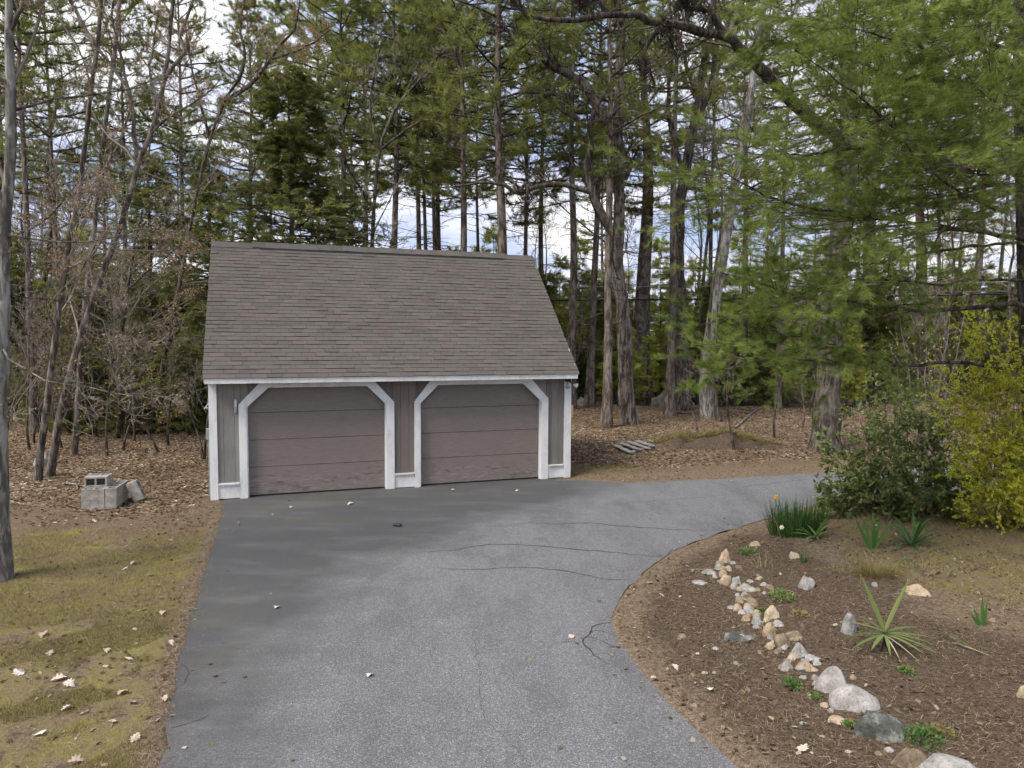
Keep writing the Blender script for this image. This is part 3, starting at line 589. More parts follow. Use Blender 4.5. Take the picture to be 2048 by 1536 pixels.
def hemlock_meshes(seed, h=12.5, r=.2, cr=2.9, h0=1., step=.26, droop=-.05, subs=10, nsp=5, leafk=7, ls=.17, lw=.045, hollow=0., pw=.8):
    rng = np.random.RandomState(seed); n = 14; z = np.linspace(0, h, n); T = np.c_[z * 0, z * 0, z]; T[:, :2] += np.c_[snoise(np.c_[z, z], seed, .2, 2), snoise(np.c_[z, z], seed + 1, .2, 2)] * .05
    tr = MB(); tubes(tr, T, trunk_radii(n, r, .5, .03, .9), 9)
    zs, az, ln = [], [], []; zz = h0
    while zz < h - .15:
        f = (zz - h0) / (h - h0); m = 4
        zs += list(zz + rng.normal(0, .1, m)); az += list(rng.uniform(0, 6.28, m)); ln += list(np.maximum(.18, cr * (1 - f) ** pw * rng.uniform(.45, 1.15, m) * (.75 + .35 * math.sin(f * 17 + seed)))); zz += step * rng.uniform(.7, 1.3)
    zs, az, ln = map(np.array, (zs, az, ln)); sp = np.stack([np.interp(zs, z, T[:, 0]), np.interp(zs, z, T[:, 1]), zs], -1)
    B = wander(rng, sp, nrm(np.stack([np.cos(az), np.sin(az), rng.normal(.12, .1, len(zs))], -1)), ln, 6, .06, droop); RB = (.006 + .011 * ln)[:, None] * np.linspace(1, .2, 6)
    br = MB(); tubes(br, B, RB, 4); S, RS = grow(rng, B, RB, subs, .2 + hollow, (50, 12), (.40, .12), 4, .08, -.03, .5, flatz=.25, lmin=.2); tubes(br, S, RS, 3)
    idx = np.repeat(np.arange(len(S)), nsp); t = rng.uniform(.1, 1, len(idx)); pos, ax, _, _ = path_at(S, idx, t); bt = np.repeat(np.repeat(rng.normal(.45, .15, len(B)), subs), nsp)
    cr_ = MB(); gg = rng.randint(0, 4, len(pos))
    for g in range(4):
        v = []
        for j in range(leafk):
            y = (j / leafk) * ls * 1.1; sgn = -1 if j % 2 else 1; d = np.array([sgn * .75, rng.normal(0, .2), .55]); d /= np.linalg.norm(d); l_ = ls * rng.uniform(.4, .75); s_ = np.array([0, lw * .25, lw * .5]) + rng.normal(0, .006, 3)
            o = np.array([0, 0, y]); v += [o - s_ * .4, o + s_, o + d * l_]
        s_ = gg == g; stamp(cr_, np.array(v), np.arange(3 * leafk).reshape(-1, 3), pos[s_], ax[s_] + rng.normal(0, .2, (s_.sum(), 3)), rng.uniform(.8, 1.3, s_.sum()), rng, (bt[s_] + rng.normal(0, .12, s_.sum())).clip(0, 1))
    return tr.mesh('trunk', True), br.mesh('branches'), cr_.mesh('crown')
def buds(mb, rng, S, per, size, t0=.3, k=6):
    idx = np.repeat(np.arange(len(S)), per); t = rng.uniform(t0, 1, len(idx)); pos, ax, _, _ = path_at(S, idx, t)
    for g in range(3):
        bv, bf = tuft(rng, k, size, size * .55, (10, 130), size * .4); s_ = np.arange(len(pos)) % 3 == g
        stamp(mb, bv, bf, pos[s_], rng.normal(0, 1, (s_.sum(), 3)), rng.uniform(.6, 1.3, s_.sum()), rng, rng.uniform(0, 1, s_.sum()))
def branchlets(rng, limbs, br, kids=(9, 7, 6), lf=(.5, .45, .45), t0=.25, up=.05, wig=.14, ang=52, n=(6, 5, 4), r_min=.0035):
    """grow three orders of twigs from a list of (path, radii)"""
    allP = []; lv = limbs
    nn = 10; P = np.stack([resample(p, nn) for p, r in lv]); Rr = np.stack([np.interp(np.linspace(0, 1, nn), np.linspace(0, 1, len(r)), r) for p, r in lv])
    for k in range(len(kids)):
        P, Rr = grow(rng, P, np.minimum(Rr, .09), kids[k], t0 if k == 0 else .2, (ang, 16), (lf[k], lf[k] * .3), n[k], wig, up, .55, lmin=.15)
        Rr = np.maximum(Rr, r_min); tubes(br, P, Rr, 5 if k == 0 else 3); allP.append(P)
    return allP
def bare_tree_meshes(seed, h=15., r=.15, bud=0, kids=(16, 6, 5, 3), lean=0.):
    rng = np.random.RandomState(seed); n = 16; z = np.linspace(0, h, n); T = np.c_[snoise(np.c_[z, z], seed, .2, 2) * .25 + lean * z, snoise(np.c_[z, z], seed + 1, .2, 2) * .25, z]; T[:, :2] -= T[0, :2]
    tr = MB(); rad = trunk_radii(n, r, .4, .05); tubes(tr, T, rad, 9); br = MB(); P, Rr = T[None], rad[None]
    last = None
    for k, kk in enumerate(kids):
        P, Rr = grow(rng, P, np.minimum(Rr, .08), kk, .3 if k == 0 else .2, (42, 14), ((.34, .1), (.5, .15), (.5, .15), (.5, .15))[k], (7, 5, 4, 3)[k], .12, .07, .55, lmin=.12); Rr = np.maximum(Rr, .006); tubes(br, P, Rr, 4 if k == 0 else 3); last = P
    b = MB()
    if bud: buds(b, rng, last, bud, .045)
    return tr.mesh('trunk', True), br.mesh('branches'), (b.mesh('buds') if bud else None)
def place(name, label, cat, meshes, mats, loc, rz=0., tr=(1, 1, 1), cr=(1, 1, 1), lean=(0, 0), group=None, parts=('trunk', 'branches', 'crown')):
    t = thing(name, label, cat, loc, rz, group); t.rotation_euler = (lean[1], lean[0], rz)
    for me, mt, pn, s in zip(meshes, mats, parts, (tr, cr, cr)):
        if me is None: continue
        o = link(pn, me, MAT[mt], t); o.scale = s
        if pn == 'branches': o['kind'] = 'stuff'
    return t
PM = ('bark_pine', 'bark_dark', 'needle_far')
PINE = [pine_meshes(100 + i, h0=hh, cr=c) for i, (hh, c) in enumerate(((10.2, 3.2), (11.6, 2.9), (9.2, 3.4), (10.8, 3.3)))]
def pine_at(px, base, wpx, i, name, label, lean=0., group=None, low=None, crs=1., rz=None):
    """px: image column of the trunk near the roofline; base: ground distance or base row"""
    if base < 200: p = at(px, 678, base)[:2]
    else: p = flat(px, base)
    d = p[1]; r = wpx / 2 / FPX * d / (.17 * .78); zg = gz(*p)
    return place(name, label, 'tree', PINE[i], PM, (p[0], p[1], zg - .05), random.Random(px).uniform(0, 6.28) if rz is None else rz, (r, r, 1), (crs, crs, 1), (lean, 0), group)
def where(px):
    for lim, t_ in ((200, 'at the far left behind the leaning clump'), (440, 'between the leaning clump and the garage'), (760, 'above the left half of the garage roof'), (1075, 'above the right half of the garage roof'), (1270, 'between the garage and the gnarled oak'), (1430, 'between the gnarled oak and the pale leaning trunk'), (1640, 'between the pale leaning trunk and the big oak'), (1860, 'behind the laurel shrub')):
        if px < lim: return t_
    return 'behind the yellow shrub at the far right'
GP = 'tall pines of the woods behind the garage'
pine_at(790, 32, 14, 0, 'pine_tree', 'pine with mid-sized trunk above the middle of the garage roof, left of the thin pair', -.006, GP, crs=1.05)
pine_at(832, 34, 11, 1, 'pine_tree', 'leaning slim pine trunk just left of the close thin pair above the roof', -.055, GP)
pine_at(857, 36, 8.5, 3, 'pine_tree', 'left one of the close thin pair of pine trunks above the roof', -.01, GP, crs=.8)
pine_at(867, 35, 8.5, 1, 'pine_tree', 'right one of the close thin pair of pine trunks above the roof', .004, GP, crs=.8)
pine_at(927, 30, 14, 2, 'pine_tree', 'pine trunk above the roof between the thin pair and the thickest trunk', -.004, GP, crs=1.)
pine_at(955, 41, 7, 1, 'pine_tree', 'thinnest pine trunk right beside the thickest one above the roof', 0, GP, crs=.8)
pine_at(1003, 27, 19, 0, 'pine_tree', 'thickest pine trunk above the right half of the garage roof', -.02, GP, crs=1.05, rz=1.)
pine_at(1083, 38, 11, 3, 'pine_tree', 'pine rising just past the right end of the garage ridge', 0, GP)
pine_at(1143, 33, 15, 1, 'pine_tree', 'pine trunk between the roof corner and the grey gnarled oak', .0, GP)
pine_at(1178, 816, 13, 3, 'pine_tree', 'slim trunk rooted beside the small round boulder by the garage corner', -.02, GP)
pine_at(1213, 858, 15, 2, 'pine_tree', 'straight brown trunk rooted nearest the garage, left of the gnarled oak', 0.0, GP, crs=.8)
pine_at(1284, 802, 29, 0, 'pine_tree', 'massive straight pine trunk directly right of the gnarled grey oak', .008, GP, crs=1.25)
pine_at(1338, 834, 15, 1, 'pine_tree', 'slim straight trunk in front of the mossy boulder', -.004, GP, crs=.85)
pine_at(1490, 37, 12, 2, 'pine_tree', 'pine trunk right of the pale leaning tree', .01, GP)
pine_at(1742, 800, 29, 3, 'pine_tree', 'thick dark pine trunk behind the laurel shrub', .0, GP, crs=1.1)
pine_at(1832, 782, 22, 1, 'pine_tree', 'tall pine farther back right of the thick dark pine trunk', .0, GP)
pine_at(1948, 42, 15, 0, 'pine_tree', 'pine trunk seen through the yellow shrub twigs', .0, GP)
pine_at(62, 24, 11, 3, 'pine_tree', 'slim reddish pine second from the picture edge', .003, GP, crs=.75)
pine_at(505, 40, 10, 2, 'pine_tree', 'pine rising behind the big hemlock, its tip beside bare twigs', 0, GP)
pine_at(690, 33, 12, 1, 'pine_tree', 'pine rising at the right shoulder of the big hemlock', 0, GP, crs=1.05)
pine_at(735, 37, 10, 3, 'pine_tree', 'pine between the big hemlock and the mid-sized trunk above the roof', .012, GP)
for px_, d_, i_, lb_ in ((20, 33, 0, 'pine half hidden behind the mossy edge trunk'), (118, 31, 2, 'pine between the slim reddish pine and the leaning clump'), (255, 36, 1, 'pine standing behind the fork of the leaning clump'), (375, 34, 3, 'pine standing behind the fine-twigged bare tree'), (1420, 40, 0, 'pine behind the pale leaning trunk'), (1560, 34, 2, 'pine behind the tip of the near pine boughs'), (640, 38, 2, 'pine behind the right side of the big hemlock'), (880, 42, 3, 'pine far behind the close thin pair above the roof'), (1050, 36, 2, 'pine at the right end of the garage ridge')):
    pine_at(px_, d_, 9, i_, 'pine_tree', lb_, 0, GP, crs=.8 if px_ < 400 else 1.1)
rr = random.Random(4)
GB = 'crowded pines far back in the woods'
for k in range(34):
    d = rr.uniform(44, 80); px = -60 + k * 64 + rr.uniform(-26, 26)
    if 740 < px < 1560 and k % 5 != 0: continue
    if 40 < px < 330 and d < 60: d += 18
    p = at(px, 678, d); r = rr.uniform(.8, 1.5)
    place('pine_tree', 'slender pine far back in the woods ' + where(px), 'tree', PINE[rr.randrange(4)], PM, (p[0], p[1], gz(p[0], p[1]) - .05), rr.uniform(0, 6.28), (r, r, 1), (rr.uniform(.9, 1.2),) * 2 + (rr.uniform(1., 1.2),), (rr.uniform(-.03, .03), 0), GB)
# hemlocks
HM = ('bark_dark', 'bark_dark', 'hemlock')
HEM = [hemlock_meshes(200, 13.0, .19, 4.3, step=.21, subs=12, pw=.62), hemlock_meshes(201, 10., .16, 3.3, pw=.65), hemlock_meshes(202, 5., .07, 1.5, .5, .2, subs=8, nsp=4)]
def hem(px, d, i, name, label, s=1., sw=1., mats=HM, group=None):
    p = at(px, 678, d); return place(name, label, 'tree', HEM[i], mats, (p[0], p[1], gz(p[0], p[1]) - .05), px * .7, (s, s, s), (sw, sw, s), (0, 0), group)
hem(585, 26, 0, 'hemlock_tree', 'big dense dark hemlock rising behind the left half of the garage roof', 1., 1.3)
hem(425, 27.5, 1, 'hemlock_tree', 'dark hemlock with bare lower limbs standing at the garage left wall', 1.02)
hem(700, 30, 1, 'hemlock_tree', 'smaller dark hemlock at the right foot of the big one above the roof', .82, .95)
hem(305, 31, 1, 'hemlock_tree', 'dark hemlock half hidden by orange budding twigs', 1.1, 1.15)
hem(120, 33, 1, 'hemlock_tree', 'soft green hemlock behind the foot of the leaning clump', .8, .95)
hem(30, 30, 1, 'hemlock_tree', 'green hemlock beside the mossy edge trunk', .75, .9)
hem(365, 34, 1, 'hemlock_tree', 'hemlock between the orange budding maple and the garage', .9, 1.1)
hem(185, 35, 2, 'hemlock_tree', 'young hemlock low behind the leaning multi-stem clump', 1.35, 1.3)
GU = 'young evergreens filling the understory'
LM = ('bark_dark', 'bark_dark', 'needle_light')
for k in range(150):
    if k < 60: px = rr.uniform(-80, 440); d = rr.uniform(27, 60); s = rr.uniform(.6, 1.3)
    else: px = rr.uniform(1050, 2200); d = rr.uniform(36, 75); s = rr.uniform(.6, 1.5)
    hem(px, d, 2, 'young_evergreen', ('yellow-green' if k % 3 else 'dark green') + ' young evergreen ' + where(px), s, s * rr.uniform(1, 1.6), LM if k % 3 else ('bark_dark', 'bark_dark', 'needle_far'), GU)
for k in range(46):
    px = -150 + k * 54 + rr.uniform(-30, 30); d = rr.uniform(78, 105); hem(px, d, 2, 'far_evergreen', 'evergreen of the far tree wall ' + where(px), rr.uniform(1.7, 2.6), rr.uniform(2.6, 4.), (LM, LM)[k % 2], 'far wall of evergreens')
SAP = [hemlock_meshes(230, 8.5, .06, 1.7, 1.2, .42, .03, subs=7, nsp=4, leafk=5, ls=.26, lw=.06)]
for k in range(105):
    px = rr.uniform(1060, 2150) if k % 4 else rr.uniform(-60, 430); d = rr.uniform(33, 56); s = rr.uniform(.32, .8)
    if k >= 70: px = rr.uniform(1090, 1720); d = rr.uniform(34, 42); s = rr.uniform(.28, .52); p = at(px, 678, d)
    place('young_pine', 'low bright yellow-green seedling tree ' + where(px), 'tree', SAP[0], LM, (p[0], p[1], gz(p[0], p[1])), k, (1, 1, s), (s * 1.5, s * 1.5, s), (0, 0), 'low seedling trees of the understory')
for k, (px, d, s) in enumerate(((1160, 42, 1.1), (1320, 44, 1.15), (1475, 46, 1.2), (1640, 44, 1.15), (1760, 50, 1.2), (1900, 48, 1.15), (1225, 47, 1.2), (1540, 40, 1.), (40, 40, 1.1), (160, 38, 1.1), (985, 33, 1.05), (905, 36, .95), (1120, 40, .95), (1390, 45, 1.), (960, 45, 1.1), (1560, 48, 1.05), (1250, 50, 1.))):
    p = at(px, 678, d); place('young_pine', 'light green tall young pine ' + where(px), 'tree', SAP[0], LM, (p[0], p[1], gz(p[0], p[1])), k, (1, 1, s), (s, s, s), (0, 0), 'light green young pines')
# bare hardwoods far back
BT = [bare_tree_meshes(300, 15, .13), bare_tree_meshes(301, 12, .09, kids=(12, 6, 5, 3)), bare_tree_meshes(302, 6.5, .04, kids=(12, 6, 4)), bare_tree_meshes(303, 11, .07, 1, kids=(12, 6, 5))]
BMT = ('bark_oak', 'twig', 'bud')
for k in range(40):
    px = rr.uniform(-50, 420) if k % 3 == 0 else rr.uniform(1060, 2100); d = rr.uniform(27, 62); i_ = rr.choice((0, 1, 2, 3)) if k % 3 == 0 else rr.choice((0, 1, 2, 2))
    p = at(px, 678, d); s = rr.uniform(.8, 1.2)
    lb = {0: 'tall bare hardwood', 1: 'bare grey hardwood', 2: 'thin bare sapling', 3: 'slim orange-budding hardwood'}[i_]
    place('bare_tree', lb + ' ' + where(px), 'tree', BT[i_], BMT, (p[0], p[1], gz(p[0], p[1]) - .03), rr.uniform(0, 6.28), (s, s, s), (s, s, s), (rr.uniform(-.06, .06), rr.uniform(-.04, .04)), 'bare hardwoods in the background: kind %d' % i_, parts=('trunk', 'branches', 'buds'))
for k in range(20):
    px = rr.uniform(-20, 415); py = rr.uniform(868, 925); p = flat(px, py); s = rr.uniform(.35, .8)
    place('sapling', 'low twiggy bare sapling in the thicket ' + where(px), 'sapling', BT[2], BMT, (p[0], p[1], gz(*p) - .02), rr.uniform(0, 6.28), (.8, .8, s), (s, s, s), (rr.uniform(-.2, .2), 0), 'twiggy saplings of the left thicket', parts=('trunk', 'branches', 'buds'))
for k in range(16):
    px = rr.uniform(-30, 420); d = rr.uniform(23.5, 28); hem(px, d, 2, 'young_evergreen', 'low soft evergreen ' + where(px), rr.uniform(.35, .75), rr.uniform(.7, 1.1), ('bark_dark', 'bark_dark', 'needle_far'), GU)
# thin saplings at the edge of the clearing, right
for k, (px, py, h) in enumerate(((1468, 905, .50), (1548, 880, .85), (1618, 838, .7), (1605, 860, .4), (1395, 875, .4))):
    p = flat(px, py); place('sapling', ('bare wispy sapling rooted on the earth bank', 'dark bare sapling with drooping dead twigs, right of the earth bank', 'reddish thin sapling left of the big oak trunk', 'tiny bare sapling close to the big oak trunk', 'small bare sapling behind the earth bank')[k], 'sapling', BT[2], BMT, (p[0], p[1], gz(*p) - .02), k * 1.3, (.9, .9, h), (h, h, h), parts=('trunk', 'branches', 'buds'))

# ------------------------------------------------------------------ hardwoods traced limb by limb
def hardwood(name, label, d0, base_py, limbs, bark_m, seed, kids=(8, 6, 5), lf=(.42, .5, .5), bud=0, up=.05, ang=52, group=None, t0=.25, wig=.14, jit=.012, rmin=.0045, budsize=.06, twigm='twig', limb_m=None):
    """limbs: list of (pixel path [(px,py,dy)], width px start, width px end); the first is the trunk, dy = metres nearer/farther"""
    rng = np.random.RandomState(seed); bx = limbs[0][0][0]; p0 = flat(bx[0], base_py)
    t = thing(name, label, 'tree', (0, 0, 0), 0, group); lp = []; k = 0
    z0 = gz(*p0)
    for path, w0, w1 in limbs:
        pts = np.array([at(q[0], q[1], d0 + (q[2] if len(q) > 2 else 0)) for q in path])
        if k == 0: pts[0] = (*p0, z0 - .12)
        n = max(8, int(np.linalg.norm(np.diff(pts, axis=0), axis=1).sum() / .3)); P = resample(pts, n, rng, jit if k else jit * .5)
        rad = np.linspace(w0, w1, n) / 2 / FPX * d0
        if k == 0: rad = rad * (1 + .30 * np.exp(-np.linalg.norm(P - P[0], axis=1) * 2.2))
        mb = MB(); tubes(mb, P, rad * (1 + snoise(P, seed + k, 2.5, 3) * .09), 16 if k == 0 else 8)
        mb.build('trunk' if k == 0 else 'limb', MAT[bark_m if k == 0 else limb_m or bark_m], t, True); lp.append((P, rad)); k += 1
    br = MB(); lv = branchlets(rng, lp, br, kids, lf, t0, up, wig, ang, r_min=rmin); br.build('twigs', MAT[twigm], t)['kind'] = 'stuff'
    if bud: b = MB(); buds(b, rng, lv[-1], bud, budsize); b.build('buds', MAT['bud'], t)
    return t
c3 = lambda l, dy=0: [(700 + x * .3418, y * .3418, dy) for x, y in l]
c4 = lambda l, dy=0: [(1348 + x * .3418, y * .3418, dy) for x, y in l]
d_oak = flat(1258, 852)[1]
hardwood('oak_tree', 'gnarled grey oak with knotty bark, forking low beside the garage roof corner', d_oak, 852, [
    ([(1258, 852), (1252, 780), (1250, 700), (1246, 620), (1238, 560), (1233, 513), (1238, 440), (1238, 342), (1236, 273), (1238, 205), (1240, 137), (1244, 51), (1240, -60), (1236, -200)], 33, 9),
    (c3([(1545, 790), (1500, 720), (1420, 580), (1370, 490), (1250, 420), (1150, 360), (1120, 260), (1070, 120), (1000, 40), (930, -20), (880, -140)], -1), 21, 7),
    (c3([(1150, 360), (1050, 300), (980, 250), (940, 190), (870, 150), (830, 148)], -1.2), 12, 7),
    (c3([(1550, 1380), (1470, 1250), (1420, 1130), (1390, 1000), (1410, 850), (1400, 780), (1430, 650), (1490, 540), (1560, 450)], -1), 20, 6),
    (c3([(1405, 1120), (1250, 1080), (1100, 1090), (980, 1135), (910, 1085), (780, 1068), (640, 1085)], -1.6), 12, 4),
    (c3([(1340, 700), (1240, 640), (1250, 560), (1130, 550), (1000, 540), (900, 570)], -1.3), 10, 4),
    (c3([(1610, 1050), (1650, 960), (1690, 860)], .4), 9, 3),
    (c3([(980, 1135), (1040, 1060), (1030, 1180), (1000, 1260)], -1.7), 6, 2),
], 'bark_grey', 41, (8, 7, 5), (.34, .5, .5), ang=58, rmin=.007, limb_m='bark_dark', twigm='bark_dark')
d_b = flat(1366, 824)[1]
hardwood('oak_tree', 'dark two-stemmed oak behind the slim straight trunk, with a long bowed limb', d_b, 824, [
    ([(1366, 826), (1364, 760), (1362, 640), (1356, 513), (1360, 410), (1371, 342), (1387, 256), (1397, 205), (1404, 150), (1420, 60), (1436, -60)], 32, 10),
    ([(1368, 350), (1340, 250), (1338, 160), (1345, 60), (1330, -40)], 10, 5),
    ([(1362, 348), (1340, 332), (1316, 325), (1275, 329), (1247, 311), (1213, 288), (1172, 280), (1120, 270), (1080, 262)], 15, 5),
    ([(1390, 250), (1420, 180), (1432, 90), (1450, -20)], 12, 6),
    ([(1397, 205), (1370, 120), (1355, 40), (1362, -30)], 9, 4),
], 'bark_dark', 42, (9, 6, 5), (.34, .5, .5), rmin=.007)
d_c = flat(1415, 842)[1]
hardwood('hardwood_tree', 'pale smooth trunk leaning right behind the pine sprays', d_c, 842, [
    ([(1415, 843), (1412, 760), (1425, 640), (1438, 560), (1450, 480), (1468, 380), (1490, 250), (1508, 140), (1524, 20), (1535, -120)], 27, 11),
    ([(1478, 330), (1500, 240), (1540, 150), (1560, 60)], 8, 3),
], 'bark_pale', 43, (8, 6, 5), (.3, .5, .5), rmin=.007)
d_d = flat(1652, 902)[1]
hardwood('oak_tree', 'big oak with thick flared trunk right of the earth bank and long overhead limb', d_d, 904, [
    ([(1650, 906), (1655, 800), (1660, 700), (1664, 620), (1678, 500), (1690, 350), (1698, 250), (1698, 120), (1692, 0), (1690, -150)], 52, 22),
    ([(1693, 300, 0), (1668, 268, -.4), (1632, 243, -1), (1594, 212, -1.6), (1553, 171, -2.2), (1519, 137, -2.8), (1485, 103, -3.3), (1454, 75, -3.8), (1416, 68, -4.2), (1375, 55, -4.6), (1350, 51, -4.9), (1298, 44, -5.2), (1278, 28, -5.3), (1213, 31, -5.6), (1179, 36, -5.8), (1131, 41, -6), (1066, 34, -6.2)], 27, 6),
    ([(1454, 75, -3.8), (1430, 40, -4.0), (1416, 20, -4.2), (1379, 14, -4.4), (1345, -10, -4.6)], 13, 6),
    ([(1456, 76, -3.8), (1464, 55, -3.7), (1485, 7, -3.5), (1495, -40, -3.4)], 11, 6),
    ([(1350, 51, -4.9), (1310, 70, -5), (1298, 80, -5), (1290, 120, -5.1), (1310, 170, -5.2)], 8, 3),
    ([(1213, 31, -5.6), (1205, 10, -5.6), (1180, -5, -5.7), (1150, 5, -5.8)], 8, 4),
    ([(1375, 55, -4.6), (1372, 15, -4.6), (1350, -20, -4.7)], 8, 5),
    ([(1298, 44, -5.2), (1330, 60, -5), (1350, 110, -4.9)], 6, 3),
], 'bark_oak', 44, (9, 7, 5), (.20, .45, .5), ang=62, rmin=.007, limb_m='bark_dark', twigm='bark_dark')
# left side: near trunk, leaning clump
d_a = flat(0, 1165)[1]
hardwood('hardwood_tree', 'mossy tree trunk at the very left edge standing on the lawn', d_a, 1166, [
    ([(-2, 1167), (-3, 1050), (-3, 900), (0, 700), (4, 600), (8, 480), (14, 400), (19, 330), (23, 260), (22, 200), (18, 100), (17, 0), (20, -120)], 42, 10),
    ([(24, 222), (45, 213), (110, 198, .3), (180, 190, .5), (250, 180, .7), (332, 163, 1)], 6, 2),
    ([(20, 62), (30, 35), (45, 5), (60, -60)], 8, 4),
    ([(8, 480), (40, 470), (90, 440, -.3), (140, 380, -.4), (180, 330, -.4)], 4, 1.5),
    ([(2, 690), (30, 730, -.2), (90, 762, -.4), (170, 775, -.6), (250, 790, -.8), (310, 797, -.9)], 4, 1.2),
    ([(4, 585), (50, 595, .2), (130, 605, .4), (200, 640, .5), (290, 690, .6)], 3.5, 1.2),
    ([(10, 470), (60, 478, .4), (150, 488, .6), (240, 470, .8), (330, 445, 1.2), (400, 440, 1.4)], 4, 1.5),
], 'bark_pale', 45, (9, 6, 4), (.34, .5, .5), bud=1, up=.02, rmin=.003, budsize=.022, limb_m='bark_grey')
GC = 'leaning stems of the clump left of the concrete blocks'
d_1 = flat(76, 966)[1]
hardwood('hardwood_tree', 'front stem of the leaning clump, forking high at the left', d_1, 966, [
    ([(74, 966), (84, 880), (98, 780), (118, 620), (140, 470), (152, 420), (165, 330), (180, 200), (194, 97), (203, 0), (210, -120)], 14, 6),
    ([(194, 97), (180, 72), (165, 50), (150, 20), (137, -10), (120, -80)], 8, 4),
    ([(140, 470), (165, 420), (180, 390), (200, 350)], 5, 2), ([(118, 620), (150, 560), (190, 500), (220, 450)], 5, 2),
], 'bark_grey', 46, (9, 5, 4), (.3, .5, .5), bud=1, group=GC, budsize=.03, rmin=.004)
hardwood('hardwood_tree', 'middle stem of the leaning clump with mossy foot', flat(100, 956)[1], 956, [
    ([(98, 956), (112, 880), (128, 800), (160, 680), (200, 560), (238, 460), (262, 385), (275, 330), (300, 270), (318, 210), (328, 160), (336, 110), (340, 60), (350, -40)], 16, 6),
    ([(328, 160), (345, 135), (368, 105), (360, 60), (385, 10), (400, -60)], 8, 4), ([(275, 330), (264, 210), (258, 180), (225, 135), (195, 98), (160, 40), (137, -10)], 9, 5),
    ([(258, 180), (240, 110), (226, 40), (230, -30)], 6, 3), ([(318, 210), (300, 150), (306, 90), (318, 20)], 6, 3), ([(300, 270), (340, 230), (390, 205), (440, 160)], 5, 2),
], 'bark_grey', 47, (9, 5, 4), (.3, .5, .5), bud=1, group=GC, budsize=.03, rmin=.004)
hardwood('hardwood_tree', 'rear upright stem behind the leaning clump', flat(148, 912)[1], 912, [
    ([(148, 914), (155, 820), (160, 740), (172, 600), (186, 480), (198, 360), (214, 220), (230, 100), (238, 0), (245, -120)], 12, 6),
    ([(198, 360), (230, 300), (252, 250), (262, 200)], 6, 3), ([(172, 600), (140, 540), (118, 470), (90, 420)], 5, 2.5),
], 'bark_grey', 48, (9, 5, 4), (.3, .5, .5), bud=1, group=GC, budsize=.03, rmin=.004)
hardwood('hardwood_tree', 'bare tree with fine upswept twigs left of the big hemlock', 24., 868, [
    ([(300, 868), (320, 760), (345, 640), (372, 500), (395, 380), (420, 280), (450, 200), (478, 160)], 10, 5),
    ([(450, 200), (500, 170), (540, 120), (560, 90), (590, 60), (600, 0)], 9, 3), ([(478, 160), (490, 110), (480, 60), (490, 0)], 7, 3), ([(420, 280), (400, 200), (380, 120), (370, 40)], 6, 3), ([(540, 120), (570, 110), (620, 90), (660, 60)], 5, 2),
], 'bark_dark', 49, (11, 7, 5), (.32, .55, .5), bud=1, up=.09, rmin=.005, budsize=.04)
hardwood('hardwood_tree', 'crooked bare hardwood with thin arching limbs over the garage ridge', 28., 838, [
    ([(748, 838), (745, 640), (742, 560), (748, 420), (760, 300), (790, 220), (830, 170), (880, 110), (910, 85)], 10, 5),
    ([(830, 170), (870, 130), (905, 85), (915, 95), (908, 125)], 5, 3.5), ([(760, 300), (800, 270), (850, 240), (900, 260), (960, 290), (1010, 330)], 5, 2), ([(745, 420), (700, 340), (680, 290), (650, 250)], 5, 2), ([(760, 300), (740, 220), (750, 140), (770, 60)], 5, 2.5),
], 'bark_oak', 50, (10, 7, 5), (.32, .5, .5), rmin=.007)
# the sprays of orange-budded maple twigs on the left
hardwood('maple_tree', 'low maple with orange buds spreading in front of the dark hemlocks', 22., 878, [
    ([(236, 880), (240, 800), (236, 720), (250, 620), (262, 540), (270, 480), (285, 420)], 9, 4),
    ([(238, 740), (180, 690), (110, 650), (50, 640)], 5, 2), ([(240, 700), (290, 650), (340, 620), (380, 600)], 5, 2), ([(250, 620), (200, 560), (150, 520), (90, 500)], 4, 2), ([(256, 580), (310, 530), (350, 500), (390, 470)], 4, 2), ([(238, 780), (290, 770), (330, 790), (345, 820)], 4, 2), ([(240, 800), (190, 770), (130, 760), (70, 750)], 4, 2),
], 'bark_oak', 51, (12, 7, 5), (.45, .5, .5), bud=1, up=.0, wig=.16, budsize=.042, rmin=.004)

